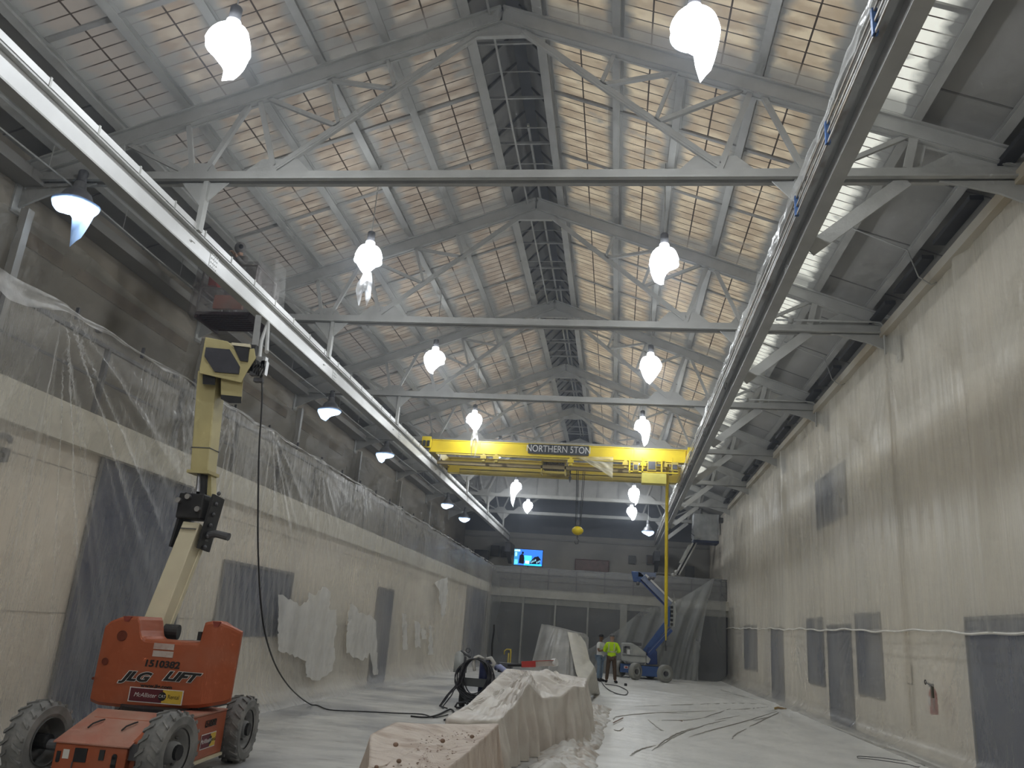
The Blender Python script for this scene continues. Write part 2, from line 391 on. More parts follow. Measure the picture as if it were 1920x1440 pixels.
# purlins
tn = 10
for sg in (-1, 1):
    for k, p in enumerate(PURL):
        m = MB(); x = XC+sg*p; z = zt(p)+.09
        n = Vector((sg*SL, 0, 1)).normalized(); wd = .17 if k == 0 else .13
        m.ibeam((x, Y0, z), (x, 41, z), wd, .18, .018, .03, n)
        tag(m.build('trim_%d' % tn, WHITE), kind='structure'); tn += 1
# sag rods / thin cross bars under the skylights between trusses
m = MB()
for ty in TY[:-1]:
    for f in (1/3., 2/3.):
        for sg in (-1, 1):
            y = ty+6.04*f
            m.bar((XC+sg*.7, y, zt(.7)+.17), (XC+sg*6.2, y, zt(6.2)+.17), .09 if sg < 0 else .07, .03)
tag(m.build('trim_%d' % tn, DECK), kind='structure'); tn += 1
# ridge monitor (raised dark slot along the ridge)
ZM = zt(.62)+.12
MON = paint('monitor_dusty_boards', (.36, .35, .32), (.25, .245, .23), .8, scale=1.2)
for sg, nm in ((-1, 'ceiling_monitor_left'), (1, 'ceiling_monitor_right')):
    m = MB(); xo = XC+sg*.66
    m.boxb(min(xo, xo+sg*.03), max(xo, xo+sg*.03), Y0, 40.95, ZM, ZM+.34)
    m.prism([(XC+sg*.1, Y0, ZM+.98), (xo+sg*.06, Y0, ZM+.32), (xo+sg*.06, Y0, ZM+.36), (XC+sg*.1, Y0, ZM+1.02)], (0, 47.9, 0))
    tag(m.build(nm, MON), kind='structure')
tag(MB().boxb(XC-.14, XC+.14, Y0, 40.95, ZM+.96, ZM+1.02).build('trim_%d' % tn, paint('ridge_board', (.17, .175, .19))), kind='structure'); tn += 1
m = MB(); y = Y0+.3
while y < 40.6:
    for sg in (-1, 1): m.bar((XC+sg*.12, y, ZM+.95), (XC+sg*.66, y, ZM+.32), .035, .045)
    y += .755
tag(m.build('trim_%d' % tn, paint('monitor_rafters', (.11, .105, .095))), kind='structure'); tn += 1
m = MB(); y = Y0+.3; k = 0
while y < 40.6:
    if k % 2 == 0: m.bar((XC-.66, y+.1, ZM+.22), (XC+.66, y+.1, ZM+.22), .04, .05)
    if k % 4 == 1: m.tube([(XC-.8, y, ZM+.02), (XC-.3, y, ZM+.14), (XC+.3, y, ZM+.14), (XC+.8, y, ZM+.02)], .012, 6)
    if k % 4 == 3: m.bar((XC-.75, y, ZM), (XC+.75, y, ZM), .015, .02)
    y += .755; k += 1
m.bar((XC-.2, Y0, ZM-.05), (XC-.2, 22.6, ZM-.05), .035, .035)
m.bar((XC+.05, 14, ZM+.3), (XC+.05, 40.9, ZM+.3), .045, .05)
m.bar((XC+.18, 22, ZM+.3), (XC+.18, 40.9, ZM+.3), .045, .05)
tag(m.build('trim_%d' % tn, WHITE), kind='structure'); tn += 1
# dark louvre slots and boxed eave beams at both wall heads
for sg, xw, nm in ((1, XR, 'right'), (-1, XL, 'left')):
    m = MB()
    a, b = (xw-.42, xw) if sg > 0 else (xw, xw+.42)
    m.boxb(a, b, Y0, 41, 8.12, 8.3)
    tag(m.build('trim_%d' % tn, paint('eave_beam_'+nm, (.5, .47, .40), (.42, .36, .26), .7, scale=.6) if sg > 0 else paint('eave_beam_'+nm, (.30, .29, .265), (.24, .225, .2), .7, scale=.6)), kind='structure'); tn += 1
    if sg < 0: continue
    m = MB(); y = Y0+.4; xa = xw-sg*.62
    while y < 40.5:
        m.boxb(min(xa, xa+sg*.2), max(xa, xa+sg*.2), y, y+1.5, 8.42, 8.5); y += 2.013
    tag(m.build('trim_%d' % tn, BLACK), kind='structure'); tn += 1
# windows and doors of the right wall (dark, seen through the sheeting)
K = 5.68/5.4
def zk(z): return EYE+(z-EYE)*K
fr = paint('opening_frame', (.16, .16, .17))
def opening(name, y0, y1, z0, z1, mat=NAVY, handle=False):
    y0, y1 = y0*K, y1*K; z0 = max(0, zk(z0)) if z0 > .1 else 0; z1 = zk(z1)
    o = tag(MB().boxb(XR-.02, XR+.06, y0, y1, z0, z1).build(name, mat), kind='structure')
    f = MB(); t = .05
    f.boxb(XR-.04, XR-.005, y0-t, y0, z0, z1+t).boxb(XR-.04, XR-.005, y1, y1+t, z0, z1+t).boxb(XR-.04, XR-.005, y0, y1, z1, z1+t)
    if z0 > 0: f.boxb(XR-.04, XR-.005, y0-t, y1+t, z0-t, z0)
    f.build(('window' if z0 > 0 else 'door')+'_frame', fr, o)
    if handle: MB().boxb(XR-.09, XR-.02, y0+.12, y0+.17, .98, 1.1).build('door_handle', STEEL, o)
opening('window_1', 33.5, 36.6, .86, 2.5); opening('door_1', 28.4, 30.4, 0, 2.35, handle=True)
opening('window_2', 23.05, 24.8, .9, 2.54); opening('door_2', 20.45, 22.5, 0, 2.34, handle=True)
opening('window_3', 18.2, 19.9, .92, 2.55); opening('door_3', 10.4, 13.87, 0, 2.34)
opening('window_4', 20.2, 23.15, 4.96, 6.2); opening('door_4', 43.4, 46, 0, 2.3)
# openings of the left wall
KL = 6.55/6.3
def openL(name, y0, y1, z0, z1, mat=NAVY):
    z0 = 0 if z0 < .1 else EYE+(z0-EYE)*KL; z1 = EYE+(z1-EYE)*KL
    o = tag(MB().boxb(-6.6, -6.53, y0*KL, y1*KL, z0, z1).build(name, mat), kind='structure')
    f = MB(); t = .05
    f.boxb(-6.53, -6.51, y0*KL-t, y0*KL, z0, z1+t).boxb(-6.53, -6.51, y1*KL, y1*KL+t, z0, z1+t).boxb(-6.53, -6.51, y0*KL, y1*KL, z1, z1+t)
    f.build('door_frame' if z0 == 0 else 'window_frame', fr, o)
openL('door_5', 8.95, 11.3, 0, 3.42); openL('window_5', 12.55, 15.4, 1.25, 2.4); openL('door_6', 21.4, 22.9, 0, 2.48)
openL('door_7', 34.6, 39.6, 0, 3.3)
# wall courses on the left wall (faint horizontal joints)
m = MB()
for z in (1.5, 3.15): m.boxb(-6.55, -6.545, Y0, 41.5, z-.006, z+.006)
tag(m.build('trim_%d' % tn, paint('faint_joint', (.5, .46, .39))), kind='structure'); tn += 1
# unpainted wood boards near the head of the upper left wall
m = MB()
for a, b in ((2, 9.3), (10.9, 16.3), (16.9, 22.2), (23, 27.5)): m.boxb(XL, XL+.03, a, b, 7.25, 7.5)
tag(m.build('trim_%d' % tn, paint('dark_wood_board', (.17, .115, .065), (.12, .08, .045), .8)), kind='structure'); tn += 1

# ================================================================== ROOF TRUSSES
def make_truss(y0, label):
    t = thing('roof_truss', (XC, y0, 8.19), 0, label, 'roof truss', 'roof trusses painted white')
    hw = 7.85
    def P(o, z, dy=0): return (XC+o, y0+dy, z)
    for sg in (-1, 1):
        m = MB(); n = Vector((sg*SL, 0, 1)).normalized()
        for dy in (-.055, .055): m.bar(P(sg*.02, zt(.02)-.14, dy), P(sg*hw, zt(hw)-.14, dy), .035, .28, n)
        m.bar(P(sg*.02, zt(.02)-.02), P(sg*hw, zt(hw)-.02), .24, .03, n); m.bar(P(sg*.02, zt(.02)-.265), P(sg*hw, zt(hw)-.265), .18, .025, n)
        m.build('top_chord', WHITE, t)
    m = MB()
    for dy in (-.055, .055): m.boxb(XC-hw, XC+hw, y0+dy-.012, y0+dy+.012, 8.21, 8.36)
    m.boxb(XC-hw, XC+hw, y0-.13, y0-.045, 8.19, 8.215); m.boxb(XC-hw, XC+hw, y0+.045, y0+.13, 8.19, 8.215)
    m.build('tie_beam', WHITE, t)
    zb = 8.36
    for sg in (-1, 1):
        mem = [((.36, 10.95), (3.45, 8.45), .11), ((1.65, 9.9), (1.85, zt(1.85)-.25), .06), ((1.65, 9.9), (2.85, zt(2.85)-.25), .06),
               ((2.5, 9.2), (2.8, zt(2.8)-.25), .06), ((2.5, 9.2), (3.8, zt(3.8)-.25), .07), ((3.45, zb), (3.92, zt(3.92)-.25), .09),
               ((4.65, zb), (4.1, zt(4.1)-.25), .08), ((4.85, zb), (5.1, zt(5.1)-.25), .08), ((4.95, zb), (6.1, zt(6.1)-.25), .07)]
        for a, b, wd in mem:
            MB().bar(P(sg*a[0], a[1], .02), P(sg*b[0], b[1], .02), .05, wd, (0, 1, 0)).bar(P(sg*a[0], a[1], -.02), P(sg*b[0], b[1], -.02), wd, .018, (0, 1, 0)).build('web_member', WHITE, t)
        MB().bar(P(sg*6.06, zb, -.05), P(sg*6.2, zt(6.2)-.2, -.05), .12, .03, (0, 1, 0)).bar(P(sg*6.2, zb, .05), P(sg*6.34, zt(6.3)-.2, .05), .12, .03, (0, 1, 0)).build('web_member', WHITE, t)
        MB().prism([P(sg*2.85, zb), P(sg*3.1, 8.62), P(sg*3.7, 8.62), P(sg*4.0, zb)], (0, .02, 0)).build('gusset_plate', WHITE, t)
        MB().prism([P(sg*4.4, zb), P(sg*4.55, 8.55), P(sg*4.95, 8.55), P(sg*5.15, zb)], (0, .02, 0)).build('gusset_plate', WHITE, t)
        MB().prism([P(sg*6.15, zb-.02), P(sg*6.8, zt(6.8)-.2), P(sg*hw, zt(hw)-.15), P(sg*hw, 8.2)], (0, .03, 0)).build('gusset_plate', WHITE, t)
        # bracket plate at the wall, below the tie
        MB().prism([P(sg*hw, 8.19), P(sg*(hw-1.35), 8.19), P(sg*(hw-.55), 7.98), P(sg*hw, 7.72)], (0, .04, 0)).boxb(XC+sg*(hw-.02)-.02, XC+sg*(hw-.02)+.02, y0-.12, y0+.14, 7.62, 8.35).build('wall_bracket', WHITE, t)
        # hanger to the runway beam, with triangular plates, and knee brace
        MB().boxb(XC+sg*4.55-.04, XC+sg*4.55+.04, y0-.06, y0+.06, 7.32, 8.19).prism([P(sg*4.2, 8.19), P(sg*5.0, 8.19), P(sg*4.6, 7.75)], (0, .02, 0)).build('hanger', WHITE, t)
        MB().bar(P(sg*6.05, 8.2, 0), P(sg*4.68, 7.08, 0), .20, .03, (0, 1, 0)).bar(P(sg*6.02, 8.27, .06), P(sg*4.64, 7.16, .06), .03, .11, (0, 1, 0)).build('knee_brace', WHITE, t)
    MB().prism([P(-.55, zt(.55)-.2), P(-.42, 10.88), P(.42, 10.88), P(.55, zt(.55)-.2), P(0, zt(0)-.02)], (0, .03, 0)).boxb(XC-.42, XC+.42, y0-.03, y0+.05, 10.87, 10.90).build('apex_plate', WHITE, t)
    return t
tl = {10.6: 'roof truss nearest the camera, its tie beam crossing the whole picture near the top',
      16.64: 'second roof truss from the front, tie beam just above the orange lift basket',
      22.68: 'third roof truss from the front, tie beam crossing behind the third pair of lamps',
      28.72: 'fourth roof truss, just above and behind the front girder of the yellow crane',
      34.76: 'fifth roof truss, the first one seen beyond the yellow crane',
      40.80: 'sixth roof truss, beneath the grey gable wall beyond the crane',
      46.84: 'farthest roof truss, low tie beam in the dark over the far mezzanine'}
truss0 = make_truss(TY[2], tl[10.6])
for y in TY[3:]:
    c = copy_tree(truss0); c.location.y = y; c['label'] = [v for k, v in tl.items() if abs(k-y) < .3][0]
c = copy_tree(truss0); c.location.y = TY[1]; c['label'] = 'roof truss overhead just out of view above the camera'

# ================================================================== CRANE RUNWAY BEAMS
XBL, XBR = -6.8, 2.39
def runway(x, label, sg):
    t = thing('runway_beam', (x, 20, 6.88), 0, label, 'steel beam')
    y0, y1 = -6.9, 50.5
    MB().boxb(x-.088, x+.088, y0, y1, 6.95, 6.975).build('bottom_flange', WHITE, t)
    MB().boxb(x-.012, x+.012, y0, y1, 6.975, 7.29).build('web', WHITE_B, t)  # paler white than the flanges stands in for lamp light on the web
    MB().boxb(x-.095, x+.095, y0, y1, 7.29, 7.315).build('top_flange', WHITE, t)
    MB().boxb(x-.03, x+.03, y0, y1, 7.315, 7.40).build('crane_rail', STEEL, t)
    for y in [11.35+6.04*k for k in range(-2, 7)]:
        m = MB(); m.boxb(x-.022, x+.022, y-.13, y+.13, 6.98, 7.285)
        for dy in (-.09, -.03, .03, .09):
            for z in (7.04, 7.11, 7.18, 7.25): m.boxb(x-.035, x+.035, y+dy-.01, y+dy+.01, z-.01, z+.01)
        m.boxb(x-.026, x+.026, y-.006, y+.006, 6.975, 7.29)
        m.build('splice_plate', WHITE_B, t)
    return t
tL = runway(XBL, 'long white crane runway beam along the left side over the mezzanine edge', -1)
m = MB(); xc = XBL+.08; m.boxb(xc-.012, xc+.012, -6.9, 50, 7.335, 7.43); m.build('conductor_bar', WHITE_B, tL)
for k in range(60): MB().boxb(XBL+.05, xc+.022, -5+k*.93, -5+k*.93+.03, 7.318, 7.45).build('bar_clip', WHITE, tL)
tR = runway(XBR, 'long white crane runway beam on the right with taped plastic along it', 1)
m = MB()
for k, z in enumerate((7.2, 7.32, 7.44)): m.boxb(XBR-.235, XBR-.22, -6.9, 50, z-.12, z-.09)
m.build('conductor_bar', paint('dusty_brown_bars', (.24, .2, .15), (.34, .33, .31), .6, scale=6), tR)
for k in range(30): MB().boxb(XBR-.24, XBR-.02, -5+k*1.86, -5+k*1.86+.03, 7.33, 7.35).build('bar_clip', WHITE, tR)
yy = np.concatenate([np.arange(-4, 24, .12), np.arange(24, 49, .4)]); tt = np.linspace(0, 1, 9)[:, None]
MB().boxb(XBR-.20, XBR-.10, -6.9, 50, 7.20, 7.33).build('wrapped_duct', paint('grimy_wrap', (.36, .36, .345), (.17, .15, .125), .6, scale=3, stretch=(1, .6, 1), lo=.5, hi=.66), tR)
rag = nz1(yy, 5, 2.4, 4)*.07+.02
px = XBR-.27-.03*np.abs(nz1(yy, 8, 3)) + 0*tt; pz = 7.42-tt*(.13+rag*.6)
P = np.stack([px+.03*nz2(yy, tt*3, 4, 3), np.broadcast_to(yy, px.shape), pz], -1)
grid('plastic_strip', P, FILM_C, tR)
for y in (6.3, 8.0, 9.6): MB().boxb(XBR-.25, XBR-.20, y, y+.05, 7.08, 7.36).build('tape_wrap', paint('blue_tape', (.05, .12, .3)), tR)
m = MB()
for y in (16.5, 20.8, 25.2): m.tube([(XBR-.2, y, 7.2), (XBR-.28, y+.1, 7.0), (XBR-.23, y+.25, 6.9), (XBR-.18, y+.4, 7.1)], .008, 6)
m.build('cable_loop', BLACK, tR)

# ================================================================== LAMPS
SHADE = film('prismatic_shade', (.85, .88, .92), (.45, .6), 4, (1, 1, 1), .2, .1, 12, .85)
BAG = film('thin_bag_film', (.95, .97, 1), (.5, .72), 4, (1, 1, 1), .3, .3, 12, .8)
def bag_mesh(c, r, drop, seed, tails=(), top=.02, wrap=False):
    if wrap: top = .27; drop = drop*.62+.25
    n, k = 28, 12; a = np.linspace(0, 2*math.pi, n, endpoint=False)[None, :]; t = np.linspace(0, 1, k)[:, None]
    prof = np.sqrt(np.clip(1-t**2.4, 0, 1))
    rr = r*prof*(1+.10*nz2(np.cos(a)*2+t*2, np.sin(a)*2, seed, 1.6, 2))
    if wrap: rr = rr*(.66+.34*np.clip(t/.38, 0, 1)**.7)
    X0_ = None
    X = c[0]+rr*np.cos(a)*1.02; Y = c[1]+rr*np.sin(a); Z = c[2]+top-t*drop*(1+.35*np.sin(a+seed)*t) + 0*a
    for (ang, ln, wd) in tails:
        da = np.abs((a-ang+math.pi) % (2*math.pi)-math.pi); k_ = np.exp(-(da/wd)**2)*t**3; Z = Z-ln*k_
        X = X+.25*r*np.cos(ang)*k_; Y = Y+.25*r*np.sin(ang)*k_
    return np.stack([X, Y, Z], -1)
def lamp(x, y, z, label, seed, drop=.42, tails=(), r=.27, hang=None, power=1., cat_group='high bay lamps hanging in the nave', flap=None, wrap=True):
    t = thing('high_bay_lamp', (x, y, z), 0, label, 'ceiling lamp', cat_group)
    m = MB(); m.lathe([(.055, .42), (.09, .40), (.10, .30), (.12, .27), (.20, .2), (.255, .08), (.275, -.02), (.265, -.02), (.24, .08), (.19, .19), (.05, .25)], (x, y, z), 24)
    m.build('lamp_shade', SHADE if wrap else CHROME, t, smooth=True)
    MB().lathe([(.06, .62), (.075, .6), (.075, .42), (.05, .4)], (x, y, z), 16, cap=True).build('ballast_housing', DARKM, t, smooth=True)
    top = hang if hang else zt(abs(x-XC))+(.1 if y < 40 else .2)
    MB().cyl((x, y, z+.6), (x, y, top), .01, 6).build('hanging_rod', WHITE, t)
    MB().ball((x, y, z+.12), .05, 10, (1, 1, 1.5)).build('bulb', glow('lamp_bulb', LAMP_COL, 40), t, smooth=True)
    bg = grid('plastic_cover', bag_mesh((x, y, z), r*1.08, drop, seed, tails, wrap=wrap), BAG, t, closed_u=True)
    if flap:
        u, dx, dl, wd = flap; n = 10; k = 14
        a = np.linspace(-1, 1, n)[None, :]; b = np.linspace(0, 1, k)[:, None]
        ww = wd*(.25+.9*np.sin(np.pi*np.clip(b*.8+.1, 0, 1)))*(1+.15*nz2(a, b*6, seed, 2))
        X = x+dx+ww*a; Y = y-.05+.06*nz2(a*2, b*5, seed+3, 2)+0*a; Z = z-drop*.75-b*dl*(1-.28*np.cos(a*3.1))
        grid('plastic_tail', np.stack([X, Y+0*X, Z+0*X], -1), BAG, t)
    ld = bpy.data.lights.new('lamp_light', 'POINT'); ld.energy = LAMP_W*power; ld.color = LAMP_COL; ld.shadow_soft_size = .09
    lo = bpy.data.objects.new('lamp_light', ld); lo.location = (0, 0, -.03); link(lo, t)
    return t
LY = [7.75, 13.7, 19.75, 26.1, 32.2, 38.4, 44.0]
XLL, XLR = -5.0, .68
ordn = ['nearest', 'second', 'third', 'fourth']
lamp(XLL, LY[0], 8.35, 'big glaring bagged lamp at the upper left, nearest of the left row', 1, .5, ((-2.2, .12, .6),), .26)
lamp(XLR, LY[0], 8.35, 'big glaring bagged lamp at the upper right with its shade top showing', 2, .46, ((-.4, .22, .7),), .27)
lamp(XLL, LY[1], 8.35, 'bagged lamp with two long plastic tails hanging, second of the left row', 3, .36, (), .26, flap=(0, .03, .55, .13))
lamp(XLR, LY[1], 8.35, 'round glaring lamp second of the right row, before the second truss', 4, .42, ((2.6, .1, .5),), .26)
lamp(XLL, LY[2], 8.35, 'bagged lamp without tail, third of the left row', 5, .34, (), .26)
lamp(XLR, LY[2], 8.35, 'bagged lamp ending in a point below, third of the right row', 6, .46, ((-1.0, .25, .6),), .26)
lamp(XLL, LY[3], 8.35, 'bagged lamp whose plastic tail hangs before the yellow crane girder', 7, .34, (), .26, flap=(0, .08, .75, .11))
lamp(XLR, LY[3], 8.35, 'bagged lamp just above the right end of the crane girder', 8, .46, ((0, .15, .6),), .26)
lamp(XLL, LY[5], 8.25, 'slanting bagged lamp below the crane on the left, beyond the fifth truss', 10, .45, ((3.4, .55, .6),), .26)
lamp(XLR, LY[5], 8.25, 'bagged lamp with a pointed tail below the crane on the right', 11, .4, ((-.3, .5, .5),), .26)
lamp(XLL, LY[6], 8.2, 'farthest left lamp, small round bag over the far mezzanine', 12, .36, (), .26)
lamp(XLR, LY[6], 8.2, 'farthest right lamp, small bag over the far mezzanine', 13, .36, ((0, .15, .6),), .26)
lamp(XLL, LY[4], 8.73, 'left row lamp hidden behind the yellow crane girders', 9, .36, (), .26)
lamp(XLR, LY[4], 8.73, 'right row lamp hidden behind the yellow crane girders', 9, .36, (), .26)
for yb, wd in ((1.7, 'just behind the camera'), (-4.3, 'at the back end of the hall')):
    lamp(XLL, yb, 8.35, 'left row lamp overhead '+wd, 14, .36); lamp(XLR, yb, 8.35, 'right row lamp overhead '+wd, 15, .36)
# side lamps over the left mezzanine
g2 = 'shaded lamps over the mezzanines'
SB = film('pale_blue_bag', (.50, .68, .95), (.7, .9), 4, (1, 1, 1), .3, .3, 12, .8)
def side(x, y, z, label, seed, pw, tails=()):
    t = lamp(x, y, z, label, seed, .2, tails, .31, 8.25 if y < 44 else zt(abs(x-XC))+.2, pw, g2, None, False)
    for ch in t.children:
        if ch.name.startswith('plastic_cover'): ch.data.materials.clear(); ch.data.materials.append(SB)
    return t
side(-8.8, 10.45, 7.7, 'shaded lamp at far left with a torn bluish bag hanging to a point', 21, .05, ((0.1, .55, .35), (3.4, .05, .5)))
side(-8.8, 22.6, 7.65, 'shaded lamp with a small bluish bag, nearest the lift boom on its right', 22, .04, ((3.3, .15, .6),))
side(-8.8, 28.8, 7.65, 'shaded lamp with a thin bluish bag left of the crane runway, second beyond the lift', 23, .04, ((3.3, .1, .5),))
side(-8.8, 40.6, 7.6, 'small shaded lamp with bluish bag at the left end before the far mezzanine', 24, .05)
side(-8.8, 45.6, 7.6, 'smallest shaded lamp in the dark far left corner', 25, .05)
side(1.6, 44.6, 7.3, 'small shaded lamp alone at right over the far mezzanine', 26, .05)
# conduit along the left mezzanine with the lamps on it
t = MB(); pts = [(-9.05, y, 8.13-.05*abs(math.sin((y-10.6)/6.04*math.pi))) for y in np.arange(-6, 46, .5)]
t.tube(pts, .016, 6)
for y in np.arange(-4, 46, 2): t.bar((-9.05, y, 8.1), (-9.05, y, 8.5), .012, .012)
tag(t.build('lamp_conduit', WHITE), 'thin painted conduit running along the left side above the shaded lamps', 'conduit')

# ================================================================== PLASTIC WALL SHEETS
def warp_y(a, b, n, p=1.7):
    s = np.linspace(0, 1, n); return a+(b-a)*s**p
def fans(Y, Z, ztop, clips, seed):
    r = np.random.RandomState(seed); D = np.zeros(np.broadcast(Y, Z).shape)
    for yc, amp, lean, reach in clips:
        dy = Y-yc; dz = ztop-Z+.03; rad = np.hypot(dy, dz); th = np.arctan2(dy, dz)
        prof = sum(a_*(1-np.abs(np.sin(th*k_+r.rand()*6)))**3 for a_, k_ in ((1., 8.3), (.7, 14.7), (.45, 25.)))
        win = np.exp(-((th-lean)/.85)**2)*np.exp(-(rad/reach)**2)*np.clip(rad/.3, 0, 1)
        D += amp*prof*win
    return D
# left: hangs from the mezzanine rail
t = thing('plastic_wall_sheet', (-6.3, 20, 0), 0, 'big dusty plastic sheet hung from the left mezzanine rail down to the floor', 'plastic sheet')
yv = warp_y(4.6, 41.6, 760, 1.8)[None, :]; tv = np.linspace(0, 1, 90)[:, None]
clipsL = [(5.6, .05, .2, 2.2), (7.66, .09, .55, 3.4), (8.4, .02, .3, 1.5), (10.2, .025, .5, 1.8), (11.95, .08, -.6, 2.8), (13.5, .08, .35, 2.6), (16, .05, .2, 2.0), (19.2, .03, -.2, 1.6), (22.5, .03, .3, 1.6), (26, .03, .1, 1.5), (30, .03, -.2, 1.5), (34, .03, .2, 1.5), (38, .03, 0, 1.5)]
cy_ = np.array([c[0] for c in clipsL]); dcl = np.min(np.abs(yv-cy_[:, None]), 0)
ztp = 4.82-.07*np.minimum(1, (dcl/.8)**1.2)+.015*nz1(yv[0], 3, 3)
Z = ztp[None, :]*(1-tv); Yg = yv+0*tv
D = fans(Yg, Z, 4.8, clipsL, 3)+.014*nz2(Yg*3.2, Z*.5, 5, 1.4, 3)*(.3+tv)+.006*nz2(Yg*6, Z*6, 9, 1.2, 3)
win2 = np.exp(-((Yg-14.2)/2.2)**2)*np.exp(-((Z-1.6)/1.1)**2); D = D+.022*np.sin((Yg*1.0+(Z-3)*.28)*26+nz1(Yg, 4, 2))*win2
D = D+.028*np.sin(Yg*9+nz1(Yg, 2, 1.5)*3)*np.clip((Yg-23)/10, 0, 1)*tv
Xs = -6.3+D+.28*np.clip(1-Z/.55, 0, 1)**2
# dark doorway is pressed flat against the sheet near its head
grid('sheet', np.stack([Xs, Yg, Z+.003], -1), FILM_L, t)
for (yc, *_r) in clipsL[1:]: MB().boxb(-6.36, -6.30, yc-.03, yc+.03, 4.78, 4.86).build('clip', DARKM, t)
for y in np.arange(6.6, 40, 1.37): MB().boxb(-6.35, -6.31, y-.012, y+.012, 4.78, 4.92).build('wire_tie', DARKM, t)
# ragged opaque white overspray-free patches stuck on the sheet
PW = film('white_patch_film', (.86, .85, .82), (.45, .8), 2, (1, 1, .6), .4, .5, 8, .15)
def patch(pix, seed):
    r = random.Random(seed); pts = []
    n = len(pix)
    for i in range(n):
        a, b = pix[i], pix[(i+1) % n]
        k = max(1, int(math.hypot(a[0]-b[0], a[1]-b[1])/5))
        for j in range(k):
            f = j/k; u = a[0]+(b[0]-a[0])*f+r.uniform(-1.5, 1.5); v = a[1]+(b[1]-a[1])*f+r.uniform(-3, 3); pts.append(atX(u, v, -6.21))
    MB().prism(pts, (.008, 0, 0)).build('white_patch', PW, t)
patch([(522, 1113), (535, 1120), (560, 1135), (575, 1130), (580, 1112), (592, 1118), (607, 1098), (618, 1108), (617, 1145), (630, 1142), (631, 1180), (625, 1198), (627, 1235), (622, 1258), (600, 1275), (575, 1272), (573, 1240), (548, 1228), (522, 1220), (521, 1180)], 1)
patch([(655, 1132), (667, 1137), (672, 1150), (692, 1152), (705, 1166), (706, 1225), (708, 1262), (700, 1266), (693, 1225), (688, 1232), (675, 1240), (650, 1222), (651, 1180)], 2)
patch([(753, 1150), (761, 1150), (763, 1216), (755, 1216)], 3); patch([(777, 1166), (787, 1168), (788, 1214), (778, 1214)], 4)
patch([(790, 1176), (797, 1180), (798, 1200), (791, 1200)], 5); patch([(805, 1170), (810, 1176), (811, 1228), (803, 1226)], 6)
patch([(815, 1095), (830, 1085), (840, 1085), (835, 1150), (828, 1160), (822, 1105)], 7)
# thick wrinkled band of doubled plastic along the rail
yy = warp_y(5, 41, 500, 1.7)[None, :]; tv2 = np.linspace(0, 1, 14)[:, None]; hh = .05+.04*nz1(yy[0], 12, 1.7)+.22*np.exp(-((yy[0]-6.9)/.6)**2)
Zb = 4.83-.03*np.minimum(1, (np.min(np.abs(yy-cy_[:, None]), 0)/.8))-tv2*hh
Xb = -6.24+.03*nz2(yy*5, tv2*3, 31, 1.5, 3)+.02*tv2
grid('doubled_edge', np.stack([Xb, yy+0*tv2, Zb], -1), film('doubled_plastic', (.74, .735, .72), (.4, .75), 2.5, (1, 1.5, 1), .3, .4, 12), t)
# mezzanine railing behind the sheet
t = thing('mezzanine_railing', (-6.45, 20, 3.86), 0, 'dark pipe railing along the left mezzanine edge behind the plastic', 'railing')
m = MB(); m.boxb(-6.48, -6.44, Y0, 41.7, 4.70, 4.75).boxb(-6.47, -6.45, Y0, 41.7, 4.28, 4.31); m.build('rail', DARKM, t)
for k in range(26): MB().boxb(-6.49, -6.43, -6+k*1.85, -5.94+k*1.85, 3.86, 4.72).build('post', DARKM, t)
# upper left wall sheeting
t = thing('plastic_wall_sheet', (-9.9, 20, 3.8), 0, 'drab plastic sheeting over the upper left wall above the mezzanine', 'plastic sheet')
yv = warp_y(2, 44, 420, 1.6)[None, :]; tv = np.linspace(0, 1, 60)[:, None]
zt_ = 7.75-.18*np.abs(np.sin(yv[0]*.52))
Zu = 3.78+(zt_-3.78)[None, :]*(1-tv)
cl = [(10.6+6.04*k+d, .05, 0, 2.4) for k in range(-1, 6) for d in (-.1, .1)]
Du = fans(yv+0*tv, Zu, 7.8, cl, 9)+.03*nz2(yv*1.4, Zu*.4, 6, 1.5, 3)+.012*nz2(yv*5, Zu*2, 8, 1.5, 2)
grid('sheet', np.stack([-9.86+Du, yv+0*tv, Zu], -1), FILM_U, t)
m = MB()
for k in range(-1, 6):
    y = 10.6+6.04*k; m.boxb(-9.84, -9.7, y-.05, y+.09, 4, 7.7)
tag(m.build('trim_%d' % tn, WALLD), kind='structure'); tn += 1

# right: upper sheet
t = thing('plastic_wall_sheet', (5.45, 20, 2.2), 0, 'tall streaky plastic sheet covering the right wall above the taped seam', 'plastic sheet')
yv = warp_y(4.5, 43.5, 820, 1.7)[None, :]; tv = np.linspace(0, 1, 80)[:, None]
zse = 2.16+.012*(yv-14)
Zr = 8.14-(8.14-zse)*tv
D = .016*nz1(yv*1., 21, 4.5, 4)+0*tv+.02*nz2(yv*2.2, Zr*.12, 22, 1.3, 3)*(.2+.8*np.sin(np.pi*np.clip(tv, 0, 1)))+.004*nz2(yv*7, Zr*2, 23, 1.3, 2)
for yc, wd, am in ((12.9, .2, .09), (27.6, .25, .12), (16.6, .15, .05), (22.6, .15, .05), (34.7, .2, .05)): D = D-am*np.exp(-((yv-yc-.06*(8-Zr)*0)/wd)**2)
cl = [(10.6+6.04*k, .03, 0, 2.6) for k in range(-1, 6)]
D = D+fans(yv+0*tv, Zr, 7.7, cl, 12)
grid('sheet', np.stack([5.47+D, yv+0*tv, Zr], -1), FILM_R, t)
m = MB()
pts = [(5.40, y, 2.16+.012*(y-14)+.02*math.sin(y*1.3)+.012*math.sin(y*4)) for y in np.arange(4.6, 43, .25)]
m.tube(pts, .02, 6); m.build('taped_seam', paint('white_tape', (.74, .71, .64)), t)
